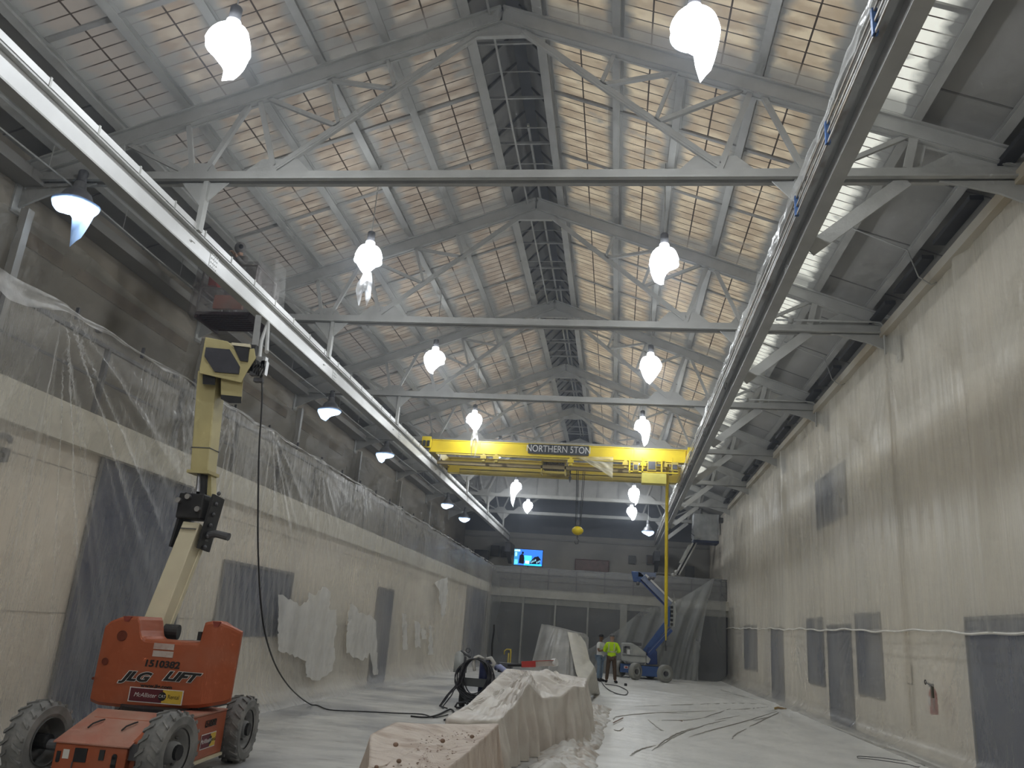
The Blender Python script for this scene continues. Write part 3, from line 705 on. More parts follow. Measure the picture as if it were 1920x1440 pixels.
# right: lower sheet
t = thing('plastic_wall_sheet', (5.4, 20, 0), 0, 'lower plastic sheet over the doors and windows of the right wall, below the taped seam', 'plastic sheet')
tv = np.linspace(0, 1, 60)[:, None]; yv = warp_y(4.5, 43.5, 760, 1.7)[None, :]; zse = 2.18+.012*(yv-14)
Zl = zse*(1-tv)
clr = [(13.9, .03, .6, 1.6), (16.2, .02, -.5, 1.3), (20.3, .035, .5, 1.4), (26.6, .06, -.3, 2.3), (31, .03, 0, 1.2), (37, .03, .2, 1.2)]
D = fans(yv+0*tv, Zl, 2.2, clr, 14)+.01*nz2(yv*3, Zl*1, 24, 1.5, 3)
D = D-.05*np.exp(-((yv-15.35)/.3)**2-((Zl-1.15)/.3)**2)
Xl = 5.44+D-.45*np.clip(1-Zl/.42, 0, 1)**2
grid('sheet', np.stack([Xl, yv+0*tv, Zl+.004], -1), FILM_LOW, t)
# far: sheet under the far mezzanine rail
t = thing('plastic_wall_sheet', (-1, 41.4, 0), 0, 'grey plastic sheet hanging across the far end below the mezzanine rail', 'plastic sheet')
xv = np.linspace(-6.3, 5.3, 260)[None, :]; tv = np.linspace(0, 1, 50)[:, None]
zt2 = 4.78-.03*np.abs(np.sin(xv*1.9)); Zf = zt2*(1-tv)
D = .03*nz2(xv*2.5, Zf*.4, 41, 1.6, 3)*(.3+tv)+.02*nz1(xv, 42, 6, 3)*tv
grid('sheet', np.stack([xv+0*tv, 41.35-D-.25*np.clip(1-Zf/.5, 0, 1)**2, Zf+.005], -1), film('far_film', (.42, .43, .43), (.3, .48), .5, (1, 1, .4), .35, .3, 5), t)
t = thing('mezzanine_railing', (-1, 41.6, 3.72), 0, 'panelled railing of the far mezzanine behind grey plastic', 'railing')
m = MB(); m.boxb(-6.4, 5.4, 41.55, 41.6, 4.72, 4.77).boxb(-6.4, 5.4, 41.57, 41.6, 4.42, 4.45).boxb(-6.4, 5.4, 41.57, 41.6, 4.1, 4.13); m.build('rail', DARKM, t)
for k in range(9): MB().boxb(-6.3+k*1.42, -6.24+k*1.42, 41.54, 41.6, 3.72, 4.75).build('post', DARKM, t)
MB().boxb(-6.3, 5.4, 41.6, 41.62, 3.74, 4.7).build('infill_panel', paint('rail_infill', (.17, .165, .16))  , t)
# diagonal sheet swooping across the far right corner
t = thing('loose_plastic_sheet', (2.5, 40.5, 0), 0, 'loose translucent sheet swooping diagonally up to the right behind the blue lift', 'plastic sheet')
top = [(1085, 1226), (1110, 1214), (1160, 1180), (1208, 1141), (1255, 1134), (1300, 1108), (1340, 1082)]
tp = np.array([atY(u, v, 40.6) for u, v in top]); s = np.linspace(0, 1, 130); ks = np.linspace(0, 1, len(tp))
tx = np.interp(s, ks, tp[:, 0]); tz = np.interp(s, ks, tp[:, 2]); tv = np.linspace(0, 1, 60)[:, None]
Zd = tz[None, :]*(1-tv)*.998+.005; Xd = tx[None, :]-.9*np.sin(tv*1.6)*s[None, :]*.9
ph = (s[None, :]*5.2+tv*.75*(s[None, :]))
D = .10*np.sin(ph*9)*np.sin(np.pi*np.clip(tv*.9+.06, 0, 1))+.05*np.sin(ph*23+1)*tv
grid('sheet', np.stack([Xd, 40.6-D-.5*tv*s[None, :], Zd], -1), film('loose_film', (.5, .51, .5), (.35, .55), .9, (1, 1, 1), .3, .3, 5), t)
# dark gap / rolled sheet at the far left corner
tag(MB().tube([(-5.95+.02*math.sin(z*5), 40.95, z) for z in np.arange(.05, 1.9, .15)], .04, 8).build('rolled_sheet_edge', BLACK), 'thin dark rolled edge of plastic standing at the far left corner', 'plastic sheet')

# ================================================================== FLOOR SHEETING (right aisle)
t = thing('floor_plastic_sheet', (2.4, 20, 0), 0, 'bright dusty plastic sheeting spread on the right half of the floor', 'plastic sheet')
yv = warp_y(5.2, 41, 620, 1.8)[:, None]; xv = np.linspace(-.55, 5.0, 170)[None, :]
pc = (4.75, 25.8); dx = xv-pc[0]; dyy = yv-pc[1]; th = np.arctan2(dyy, dx); rd = np.hypot(dx, dyy)
F = np.abs(np.sin(th*11+.8*nz2(xv*.4, yv*.4, 51, 1.5)))**.35
h = .045*(1-F)*np.exp(-(rd/7.5)**2)*np.clip(rd/.6, 0, 1)
h = h+.008*np.abs(nz2(xv*1.2, yv*2.6, 52, 1.6, 4))+.005*np.abs(nz2(xv*6, yv*6, 53, 1.6, 2))
h = h+.06*np.clip((xv-4.55)/.45, 0, 1)**2
rg = np.clip((.25-(xv+.55))/.25, 0, 1)
XX = xv+.12*nz1(yv, 55, 1.3, 3)*rg
grid('sheet', np.stack([XX, yv+0*xv, h+.004], -1), paint('white_floor_sheet', (.70, .69, .655), (.60, .595, .565), .4, scale=1.6, stretch=(1, .6, 1), bump=.3, bscale=5), t)
MB().tube([tuple(atZ(u, v, .035)) for u, v in ((1352, 1293), (1420, 1312), (1475, 1331), (1560, 1362), (1640, 1393), (1700, 1412), (1790, 1450))], .022, 6).build('sheet_hem', paint('hem', (.66, .645, .6)), t)
# crumpled scrap plastic beside the covered benches
t = thing('crumpled_plastic', (-.55, 13, 0), 0, 'crumpled heap of torn clear plastic along the right foot of the covered benches', 'plastic sheet')
yv = warp_y(7.2, 21, 260, 1.3)[:, None]; xs_ = np.linspace(0, 1, 46)[None, :]
cx = -.62+.028*(yv-12); xw = .62-.012*(yv-12)
XX = cx+(xs_-.5)*xw*1.3+.05*nz2(yv*3, xs_*6, 61, 1.6)
hh = (np.sin(np.pi*xs_)**.8)*(.05+.10*np.abs(nz2(XX*5, yv*5, 62, 1.5, 4))+.04*np.abs(nz2(XX*13, yv*13, 63, 1.5, 2)))
grid('sheet', np.stack([XX, yv+0*xs_, hh+.012], -1), paint('crumpled_clear', (.62, .605, .57), (.46, .40, .34), .5, scale=5, lo=.48, hi=.62, spec=.3), t)

# ================================================================== BRIDGE CRANE
yF, yB = 27.4, 30.6
t = thing('bridge_crane', (XC, 29, 7.5), 0, 'yellow overhead travelling crane spanning the hall between the two runway beams', 'bridge crane')
xa, xb = XBL-.05, XBR-.02
m = MB(); m.boxb(xa+.1, xb-.1, yF-.17, yF+.17, 7.93, 7.96).boxb(xa+.1, xb-.1, yF-.17, yF+.17, 7.50, 7.53).boxb(xa+.1, xb-.1, yF-.14, yF-.12, 7.53, 7.93).boxb(xa+.1, xb-.1, yF+.12, yF+.14, 7.53, 7.93)
for x in (xa+.15, xa+1.9, xb-1.9, xb-.2): m.boxb(x-.02, x+.02, yF-.17, yF-.12, 7.53, 7.93)
m.build('front_girder', YEL, t)
m = MB(); m.boxb(xa+.1, xb-.1, yB-.17, yB+.17, 7.98, 8.01).boxb(xa+.1, xb-.1, yB-.2, yB+.2, 7.40, 7.44).boxb(xa+.1, xb-.1, yB-.03, yB+.03, 7.44, 7.98)
m.build('rear_girder', YEL, t)
MB().boxb(xa+.7, xb-.75, yB-.62, yB-.25, 7.44, 7.47).boxb(xa+.7, xb-.75, yB-.62, yB-.6, 7.3, 7.5).build('footwalk_edge', YELD, t)
MB().boxb(xa+.35, xb-.6, yF+.2, yF+.34, 7.16, 7.28).boxb(xa+.35, xb-.6, yF+.5, yF+.56, 7.2, 7.26).build('trolley_bar', paint('brown_bar', (.2, .15, .06)), t)
for x, nm in ((XBL, 'left'), (XBR, 'right')):
    m = MB(); m.boxb(x-.12, x+.12, yF-.45, yB+.45, 7.62, 7.94); m.boxb(x-.16, x+.16, yF-.48, yF-.42, 7.58, 7.98)
    e = m.build('end_truck', YEL, t)
    for y in (yF-.2, yB+.2): MB().cyl((x-.05, y, 7.515), (x+.05, y, 7.515), .11, 16).build('wheel', DARKM, e)
    for y in (yF-.5,): MB().boxb(x-.1, x-.02, y-.06, y, 7.62, 7.82).boxb(x+.05, x+.13, y-.06, y, 7.62, 7.82).build('buffer', BLACK, e)
# secondary drive line with brackets
m = MB(); m.cyl((xa+.4, yF-.28, 7.42), (xb-.6, yF-.28, 7.42), .03, 10)
m.build('drive_shaft', YELD, t)
for x in (xa+2.1, xa+2.55, -1.7, xb-2.2, xb-1.6, xb-.9):
    MB().boxb(x-.05, x+.05, yF-.3, yF-.14, 7.22, 7.5).boxb(x-.1, x+.1, yF-.34, yF-.22, 7.3, 7.42).build('drive_bracket', YELD if random.random() < .5 else YEL, t)
# sign
s0 = atY(991, 832, yF-.175); s1 = atY(1104, 851, yF-.175)
sx = (s0.x+s1.x)/2; sz = 7.765; sw = (s1.x-s0.x)/2
sg_ = MB().boxb(sx-sw, sx+sw, yF-.2, yF-.17, sz-.17, sz+.17).build('name_board', paint('sign_black', (.03, .032, .035)), t)
text('NORTHERN 5TON', sg_, .335, paint('sign_letters', (.62, .62, .60)), (sx, yF-.203, sz), (1, 0, 0), (0, 0, 1), sx=.80)
# trolley hoist machinery
th = thing('hoist_trolley', (-1.6, 29, 7.9), 0, 'dark toothed hoist trolley hanging in the middle of the yellow crane', 'hoist')
hx = atY(1040, 870, 27.9).x
m = MB(); m.boxb(hx-.42, hx+.42, 27.62, 27.75, 7.0, 7.08).boxb(hx-.45, hx-.4, 27.6, 27.9, 6.95, 7.5).boxb(hx+.38, hx+.43, 27.6, 27.9, 6.95, 7.5).boxb(hx-.45, hx+.45, 27.7, 30.5, 7.42, 7.5)
m.build('trolley_frame', YELD, th)
m = MB(); m.cyl((hx-.36, 27.85, 7.27), (hx+.36, 27.85, 7.27), .13, 20)
for k in range(9): m.cyl((hx-.33+k*.08, 27.85, 7.27), (hx-.30+k*.08, 27.85, 7.27), .165, 18)
m.build('rope_drum', paint('greasy_drum', (.22, .17, .09), (.1, .08, .05), scale=9), th)
MB().boxb(hx-.3, hx+.1, 28.1, 28.5, 7.12, 7.42).cyl((hx+.1, 28.3, 7.28), (hx+.34, 28.3, 7.28), .11, 14).build('hoist_motor', YELD, th)
MB().prism([(hx+.5, 28, 6.98), (hx+.62, 28, 6.98), (hx+.56, 28, 6.76)], (0, .06, 0)).boxb(hx+.54, hx+.58, 28, 28.05, 6.95, 7.42).build('limit_weight', DARKM, th)
kx = atY(1083, 995, 29.0)
m = MB()
for dx in (-.13, -.07, .1, .16): m.cyl((kx.x+dx, 29.0+dx, 7.42), (kx.x+dx*.6, 29.0, kx.z+.2), .012, 6)
m.build('hoist_rope', BLACK, th)
m = MB(); m.lathe([(.03, .16), (.12, .13), (.2, .05), (.21, -.03), (.15, -.11), (.05, -.16)], (kx.x, 29.0, kx.z), 18, cap=True)
m.build('hook_block', YEL, th, smooth=True)
MB().cyl((kx.x-.05, 29, kx.z+.2), (kx.x+.05, 29, kx.z+.2), .09, 12).boxb(kx.x-.06, kx.x+.06, 28.95, 29.05, kx.z+.12, kx.z+.36).build('sheave_frame', DARKM, th)
hp = [(kx.x, 29, kx.z-.14), (kx.x, 29, kx.z-.27), (kx.x+.06, 29, kx.z-.34), (kx.x+.03, 29, kx.z-.46), (kx.x-.05, 29, kx.z-.47), (kx.x-.09, 29, kx.z-.39)]
MB().tube(hp, .03, 8, .015).build('hook', DARKM, th)
# control boxes at the right end
tb = thing('crane_control_boxes', (1.5, 27.2, 7.3), 0, 'yellow and dark electrical boxes at the right end of the crane', 'control box')
p0 = atY(1203, 888, 27.0); p1 = atY(1249, 909, 27.0)
MB().boxb(p0.x, p1.x, 26.85, 27.2, p1.z, p0.z).build('panel_box', paint('pale_yellow_panel', (.66, .58, .12)), tb, bevel=.01)
for u, v0, v1, wd in ((1192, 868, 884, 10), (1222, 862, 884, 16), (1265, 868, 884, 12)):
    a = atY(u-wd/2, v0, 27.05); b = atY(u+wd/2, v1, 27.05)
    bx = MB().boxb(a.x, b.x, 26.95, 27.2, b.z, a.z).build('relay_box', YELD, tb)
    MB().boxb(a.x+.03, b.x-.03, 26.93, 26.95, b.z+.05, a.z-.08).build('dark_relay', DARKM, bx)
m = MB()
for u in (1181, 1205, 1241, 1262):
    a = atY(u, 858, 27.0); m.boxb(a.x-.025, a.x+.025, 26.98, 27.1, atY(u, 886, 27.0).z, a.z)
m.boxb(atY(1180, 886, 27).x, atY(1272, 886, 27).x, 26.98, 27.1, 7.06, 7.1)
m.build('hanger_frame', YEL, tb)
# cloth of plastic thrown over the crane
pl = thing('thrown_plastic', (0, 27, 7.3), 0, 'loose sheet of clear plastic draped over the middle of the yellow crane', 'plastic sheet')
A = atY(1068, 856, 27.15); B = atY(1150, 857, 27.15); Cc = atY(1142, 900, 27.15); 
a = np.linspace(0, 1, 26)[None, :]; b = np.linspace(0, 1, 26)[:, None]
X = A.x+(B.x-A.x)*a+.0*b; dz = (.02+.98*a**1.25)*(A.z-Cc.z); Z = A.z+(B.z-A.z)*a-b*dz
X = X*(1-b*.0)+.12*b*(1-a)
grid('sheet', np.stack([X, 27.12+.05*nz2(a*9, b*5, 71, 1.5)-.03*b, Z], -1), film('thrown_film', (.7, .66, .5), (.4, .7), 3), pl)
# festoon pendant: yellow covered cable hanging from the right end
pd = thing('crane_pendant', (1.7, 29, 7), 0, 'long yellow pendant cable hanging from the right end of the crane nearly to the floor', 'pendant')
q0 = atY(1251, 905, 27.4); q1 = atY(1252, 1195, 27.4)
MB().tube([(q0.x, 27.4, 7.53), (q0.x, 27.4, 5), (q0.x+.02, 27.4, 3), (q0.x+.03, 27.4, q1.z+.4)], .055, 8).build('cable_cover', YEL, pd, smooth=True)
MB().tube([(q0.x+.03, 27.4, q1.z+.4), (q0.x+.03, 27.4, q1.z-.1)], .055, 8, .02).build('cover_tip', YELD, pd)
MB().tube([(q0.x+.03, 27.4, q1.z-.1), (q0.x+.02, 27.4, q1.z-.38)], .014, 6).boxb(q0.x, q0.x+.06, 27.37, 27.43, q1.z-.42, q1.z-.25).build('pendant_button', BLACK, pd)

# ================================================================== ORANGE BOOM LIFT
RZ = R(5)
LC = Vector((-4.88, 8.75, 0))
lift = thing('boom_lift', LC, RZ, 'orange articulating boom lift with cream booms parked at the left, basket raised to the roof', 'boom lift')
def L2(x, y, z): return (LC.x+x*math.cos(RZ)-y*math.sin(RZ), LC.y+x*math.sin(RZ)+y*math.cos(RZ), z)
def lb(name, mat, parent=lift, **k): pass
class LB(MB):
    def fin(s, name, mat, parent=None, **k): return s.build(name, mat, parent or lift, world=False, **k)
def wheel(x, y, steer=0):
    rr, wd = .355, .23; sg = 1 if x > 0 else -1
    w_ = thing_part('wheel', (x, y, rr), steer)
    prof = [(-wd/2+.02, .215), (-wd/2, .25), (-wd/2, .32), (-wd/2+.025, .348), (0, .355), (wd/2-.025, .348), (wd/2, .32), (wd/2, .25), (wd/2-.02, .215)]
    m = LB(); m.lathe([(r, h) for h, r in prof], (0, 0, 0), 48, 'x')
    n = 20
    for k in range(n):
        a = 2*math.pi*k/n
        for side, a1 in ((-1, .17), (1, .17)):
            vs = []
            for (xx, da) in ((side*.012*0+side*.03, 0), (side*(wd/2-.004), a1)):
                for dr in (.345, .372):
                    for w2 in (-.045, .045):
                        an = a+da+w2+(0 if side > 0 else math.pi/n); r_ = dr if abs(xx) < .1 else dr-.012; vs.append((xx, r_*math.cos(an), r_*math.sin(an)))
            m.add(vs, [(0, 1, 3, 2), (4, 6, 7, 5), (0, 4, 5, 1), (2, 3, 7, 6), (0, 2, 6, 4), (1, 5, 7, 3)])
    m.fin('tire', TIRE, w_, smooth=False)
    m = LB(); m.lathe([(.215, -sg*wd/2), (.225, sg*(wd/2-.03)), (.19, sg*(wd/2-.04)), (.17, sg*(wd/2-.10)), (.10, sg*(wd/2-.10)), (.09, sg*(wd/2-.03)), (.001, sg*(wd/2-.02))], (0, 0, 0), 32, 'x')
    for k in range(6):
        a = k*math.pi/3; m.cyl((sg*(wd/2-.1), .135*math.cos(a), .135*math.sin(a)), (sg*(wd/2-.075), .135*math.cos(a), .135*math.sin(a)), .014, 8)
    m.fin('rim', RIM, w_, smooth=True)
def thing_part(name, loc, rz=0, parent=None):
    m = LB(); m.cyl((-.12, 0, 0), (.12, 0, 0), .07, 12); o = m.build(name, BLACK, parent or lift, world=False)
    o.location = loc; o.rotation_euler = (0, 0, rz); return o
wheel(.62, -.95, R(-8)); wheel(-.66, -.95, R(-8)); wheel(.62, .93); wheel(-.66, .93)
m = LB(); m.boxb(-.36, .36, -.6, .75, .22, .56).boxb(-.5, .5, .75, 1.1, .25, .52); m.fin('chassis', ORANGE, bevel=.015)
# front hood with sloping top plate
m = LB(); X0, X1 = -.42, .28
m.add([(X0, -1.06, .12), (X1, -1.06, .12), (X1, -1.06, .37), (X0, -1.06, .37), (X0+.02, -.42, .12), (X1-.02, -.42, .12), (X1-.02, -.42, .60), (X0+.02, -.42, .60)],
      [(0, 1, 2, 3), (3, 2, 6, 7), (0, 3, 7, 4), (1, 5, 6, 2), (4, 7, 6, 5), (0, 4, 5, 1)])
hood = m.fin('front_hood', ORANGE, bevel=.01)
m = LB(); m.add([(X0-.02, -1.075, .372), (X1+.02, -1.075, .372), (X1+.0, -.42, .606), (X0+.0, -.42, .606), (X0-.02, -1.075, .384), (X1+.02, -1.075, .384), (X1, -.42, .618), (X0, -.42, .618)],
      [(0, 1, 2, 3), (4, 5, 6, 7), (0, 1, 5, 4), (1, 2, 6, 5), (2, 3, 7, 6), (3, 0, 4, 7)]); m.fin('top_plate', ORANGED, hood)
for x in (-.24, .10):
    LB().tube([(x-.03, -.82, .485), (x-.01, -.78, .52), (x+.03, -.70, .545), (x+.04, -.66, .55)], .008, 6).fin('lift_strap', BLACK, hood)
m = LB(); m.boxb(-.22, -.10, -1.068, -1.06, .22, .34); m.fin('dark_slot', BLACK, hood)
LB().boxb(.02, .07, -1.068, -1.06, .25, .34).fin('dark_slot', BLACK, hood)
LB().cyl((.17, -1.068, .2), (.17, -1.06, .2), .024, 14).boxb(.146, .194, -1.068, -1.06, .2, .29).cyl((.17, -1.068, .29), (.17, -1.06, .29), .024, 14).fin('dark_slot', BLACK, hood)
LB().cyl((-.37, -1.068, .22), (-.37, -1.06, .22), .018, 14).boxb(-.388, -.352, -1.068, -1.06, .22, .3).fin('dark_slot', BLACK, hood)
LB().boxb(-.33, -.27, -1.066, -1.06, .24, .32).fin('white_sticker', paint('sticker_white', (.7, .68, .62)), hood)
LB().tube([(-.22, -1.07, .22), (-.22, -1.08, .12), (-.24, -1.08, .06), (-.24, -1.09, .02)], .006, 5).fin('short_chain', DARKM, hood)
# axle and steering parts
m = LB(); m.cyl((-.55, -.95, .33), (.52, -.95, .33), .05, 12).boxb(.28, .5, -1.02, -.75, .26, .40); m.fin('front_axle', DARKM)
m = LB(); m.prism([(.28, -.98, .1), (.28, -.55, .1), (.28, -.45, .58), (.28, -.6, .58), (.28, -.98, .42)], (.05, 0, 0)).boxb(.3, .52, -.78, -.5, .40, .44); m.fin('fork_plate', ORANGE)
LB().cyl((-.6, .93, .35), (.56, .93, .35), .06, 12).fin('rear_axle', DARKM)
# side box between the right wheels
sb_ = LB().boxb(.3, .60, -.42, .50, .16, .60).fin('side_box', ORANGE, bevel=.012)
LB().boxb(.31, .62, -.42, .50, .13, .16).fin('pale_skirt', CREAM, sb_)
LB().boxb(.30, .61, -.40, .48, .60, .615).fin('box_lid', ORANGED, sb_)
# side decals
rx = Vector((math.cos(RZ), math.sin(RZ), 0)); ry = Vector((-math.sin(RZ), math.cos(RZ), 0)); uz = Vector((0, 0, 1))
LT = paint('black_letters', (.02, .02, .02)); LWt = paint('white_letters', (.75, .73, .7)); MAR = paint('maroon_decal', (.13, .02, .03)); YD = paint('yellow_decal', (.7, .48, .06))
text('1510382', lift, .10, LT, L2(.606, .06, .50), ry, uz, sx=.9)
def decal(pos, ux, uy, w, h, parent):
    ux, uy = Vector(ux), Vector(uy); n = ux.cross(uy)
    def q(name, a, b, c, d, mat, k): 
        P = [Vector(pos)+ux*x+uy*y+n*k for x, y in ((a, c), (b, c), (b, d), (a, d))]; return MB().prism(P, n*.0015).build(name, mat, parent)
    o = q('rental_decal', -w/2, w/2, -h/2, h/2, LWt, 0)
    q('maroon_panel', -w/2*.96, w*.12, -h/2*.88, h/2*.88, MAR, .0017); q('yellow_panel', w*.12, w/2*.96, -h/2*.88, h/2*.88, YD, .0017)
    MB().prism([Vector(pos)+ux*(w*.12+math.cos(a)*h*.30)+uy*(math.sin(a)*h*.30)+n*.0034 for a in np.linspace(0, 2*math.pi, 16, endpoint=False)], n*.001).build('black_disc', LT, parent)
    text('McAllister', parent, h*.42, LWt, Vector(pos)-ux*w*.20+n*.004, ux, uy, shear=.3, ext=.0005, sx=.95, name='decal_lettering')
    text('CAT', parent, h*.28, LWt, Vector(pos)+ux*w*.12+n*.005, ux, uy, ext=.0005, name='decal_lettering')
    text('Rental', parent, h*.40, LT, Vector(pos)+ux*w*.33+n*.004, ux, uy, ext=.0005, sx=.85, name='decal_lettering')
decal(L2(.604, .06, .33), ry, uz, .40, .15, lift)
# turntable
LB().cyl((-.02, .1, .55), (-.02, .1, .63), .38, 32).fin('slew_ring', BLACK)
LB().boxb(-.62, .42, .10, .95, .60, .72).boxb(-.12, .12, .3, .9, .72, 1.3).fin('turntable_deck', DARKM)
# counterweight: outline of the face as seen from the front
yf = -.02
_o = Vector(L2(0, yf, 0)); _nf = Vector((math.sin(RZ), -math.cos(RZ), 0))
def fp(u, v, d=0.):
    rr = Vector(ray(u, v)); k = (_o+_nf*d-Vector((0, 0, EYE))).dot(_nf)/rr.dot(_nf); return Vector((0, 0, EYE))+rr*k
def fl_(u, v):
    P = fp(u, v); dd = P-LC; return (dd.x*math.cos(RZ)+dd.y*math.sin(RZ), P.z)
tp_ = [fl_(u, v) for u, v in ((186, 1186), (192, 1173), (205, 1163), (222, 1157), (236, 1154.5), (259, 1156), (261.5, 1162), (263, 1182), (266, 1193), (272, 1198), (300, 1201), (345, 1203), (371, 1204), (376, 1200), (379, 1187), (385, 1166), (396, 1164), (412, 1166), (428, 1173), (443, 1184))]
bt_ = [fl_(u, v) for u, v in ((163, 1316), (180, 1322), (230, 1327), (300, 1330), (370, 1328), (412, 1322), (424, 1316))]
xa_, xb_ = bt_[0][0], tp_[-1][0]
xs_list = sorted(set([round(x, 4) for x, z in tp_]+list(np.round(np.linspace(xa_, xb_, 70), 4))))
xs_list = [x for x in xs_list if xa_ <= x <= xb_]
vs = []; K8 = 8; nC = len(xs_list); wdt = xb_-xa_
for x in xs_list:
    f = (x-xa_)/wdt; g = max(0, abs(f-.5)*2-.62)/.38; yfr = yf+(.05 if f < .5 else .16)*g*g; ybk = yf+.50-.16*g
    zt__ = float(np.interp(x, [a_[0] for a_ in tp_], [a_[1] for a_ in tp_])); zb_ = float(np.interp(x, [a_[0] for a_ in bt_], [a_[1] for a_ in bt_])); rnd = .035
    xc_ = (xa_+xb_)/2; kb = .86
    for (yy_, zz, sc_) in ((yfr+.03, zb_, 1), (yfr, zb_+.035, 1), (yfr, zt__-rnd, 1), (yfr+.012, zt__-.010, 1), (yfr+rnd+.02, zt__, 1), (ybk-.03, zt__+.0, kb), (ybk, zt__-.03, kb), (ybk, zb_, kb)):
        vs.append((xc_+(x-xc_)*sc_, yy_, zz))
fs = [(i*K8+k, i*K8+(k+1) % K8, (i+1)*K8+(k+1) % K8, (i+1)*K8+k) for i in range(nC-1) for k in range(K8)]
fs += [tuple(range(K8)), tuple((nC-1)*K8+k for k in range(K8))[::-1]]
cwt = LB().add(vs, fs).fin('counterweight', ORANGE)
REC = paint('dark_orange_recess', (.16, .03, .012))
for (u, v, r, dy) in ((229, 1192, .052, 0), (196, 1240, .034, .012), (172, 1272, .014, .03)):
    x, z = fl_(u, v); LB().lathe([(r*1.12, -.003), (r, -.006), (r*.95, -.002), (.001, -.0015)], (x, yf+dy, z), 24, 'y').fin('bolt_recess', REC, cwt)
for (u, v, w_) in ((239, 1160, .05), (406, 1170, .045)):
    x, z = fl_(u, v); LB().prism([(x-w_, yf-.004, z+.025), (x+w_, yf-.004, z+.025), (x+w_*.5, yf-.006, z-.03), (x-w_*.5, yf-.006, z-.03)], (0, .03, .0)).fin('dark_notch', paint('red_notch', (.25, .045, .03)), cwt)
x, z = fl_(370, 1197); LB().boxb(x-.02, x+.02, .02, .08, z-.02, z+.07).fin('latch', BLACK, cwt)
def ft(body, u, v, size, mat, d, **k): return text(body, lift, size, mat, fp(u, v, d), rx, uz, **k)
ft('JLG', 253, 1269, .130, LWt, .006, shear=.45, off=.0115, sx=1.45, ext=.001); ft('JLG', 253, 1269, .130, LT, .010, shear=.45, off=.006, sx=1.45, ext=.001)
ft('LIFT', 336, 1270, .130, LWt, .006, shear=.45, off=.0115, sx=1.5, ext=.001); ft('LIFT', 336, 1270, .130, LT, .010, shear=.45, off=.006, sx=1.5, ext=.001)
ft('1510382', 303, 1246, .096, LT, .006, shear=.08, off=.003, sx=1.2, ext=.001)
ft('www.jlg.com', 293, 1287, .05, LT, .006, ext=.001, off=.0015, sx=1.35)
decal(fp(292, 1305, .006), rx, uz, .60, .15, lift)
PLT = paint('plate_pale', (.52, .46, .42), (.42, .3, .26), scale=12)
for (u, v) in ((308, 1212), (306, 1226)):
    x, z = fl_(u, v); LB().boxb(x-.115, x+.115, yf-.008, yf-.003, z-.033, z+.03).fin('warning_plate', PLT, cwt)
# booms (world coordinates)
def wb(m, name, mat, parent=None, **k): return m.build(name, mat, parent or lift, world=True, **k)
pb = atY(290, 1182, 9.35); pk = atY(371, 940, 9.75); pk0 = atY(366, 985, 9.7)
m = MB(); m.bar(pb, pk0, .25, .24, (0, -1, 0), .23, .22); wb(m, 'lower_boom', CREAM, bevel=.012)
m = MB(); m.bar(pb+Vector((.12, .1, .05)), pk0+Vector((.10, .12, -.1)), .05, .06, (0, -1, 0)); wb(m, 'levelling_link', CREAM)
wb(MB().bar(pk0+Vector((-.1, -.15, -.06)), pk0+Vector((.1, -.15, -.06)), .02, .012), 'seam', DARKM)
m = MB(); m.cyl(pb+Vector((-.20, -.03, 0)), pb+Vector((.13, .0, 0)), .075, 18); piv = wb(m, 'base_pivot', CREAM)
wb(MB().cyl(pb+Vector((.13, 0, 0)), pb+Vector((.29, .03, .0)), .085, 16), 'pivot_motor', BLACK); wb(MB().cyl(pb+Vector((-.30, -.02, 0)), pb+Vector((-.20, -.03, 0)), .07, 12), 'pivot_cap', BLACK)
# knuckle
a = atY(357, 1030, 9.7); b = atY(384, 930, 9.75)
for dx, nm in ((-.20, 'l'), (.17, 'r')):
    P0 = a+Vector((dx, 0, 0)); P1 = b+Vector((dx+.02, 0, 0))
    wb(MB().bar(P0, P1, .03, .30, (0, -1, 0)), 'knuckle_plate', BLACK)
wb(MB().boxb(b.x-.24, b.x+.10, 9.55, 9.85, b.z-.32, b.z+.0), 'knuckle_block', BLACK, bevel=.02)
for (du, dv) in ((-.22, -.1), (.06, -.2), (-.1, -.05)): wb(MB().cyl((b.x+du, 9.5, b.z+dv), (b.x+du, 9.56, b.z+dv), .035, 12), 'pivot_pin', STEEL)
for k in range(6): 
    q = a.lerp(b, k/5+.05)+Vector((.21, -.05, 0)); wb(MB().ball(q, .028, 8), 'bolt_head', DARKM)
c0 = atY(378, 1004, 9.7); 
wb(MB().boxb(c0.x-.02, c0.x+.08, 9.66, 9.74, c0.z-.07, c0.z+.07).tube([c0+Vector((.05, 0, 0)), c0+Vector((.2, -.02, .03)), c0+Vector((.38, -.03, 0))], .045, 10, .05), 'cable_spool_arm', DARKM)
# second arm: cylinder then tan boom
u0 = atY(378, 955, 9.8); u1 = atY(381, 888, 9.8); u2 = atY(398, 700, 9.85)
wb(MB().cyl(u0, u1+Vector((0, 0, .05)), .075, 16), 'lift_cylinder', BLACK); wb(MB().cyl(u0.lerp(u1, .45)+Vector((-.02, -.08, 0)), u1+Vector((-.02, -.06, 0)), .028, 12), 'cylinder_rod', CHROME)
wb(MB().bar(atY(392, 958, 9.85), atY(391, 885, 9.85), .14, .14, (0, -1, 0)), 'inner_arm', TANP)
wb(MB().bar(u1, u2, .24, .24, (0, -1, 0), .28, .28), 'upper_riser', TANP, bevel=.012)
wb(MB().bar(u1+Vector((0, 0, -.02)), u1+Vector((0, 0, .02)), .30, .30, (0, -1, 0)), 'riser_collar', TANP)
q = u1.lerp(u2, .23); wb(MB().bar(q-Vector((0, 0, .006)), q+Vector((0, 0, .006)), .262, .262, (0, -1, 0)), 'riser_seam', DARKM)
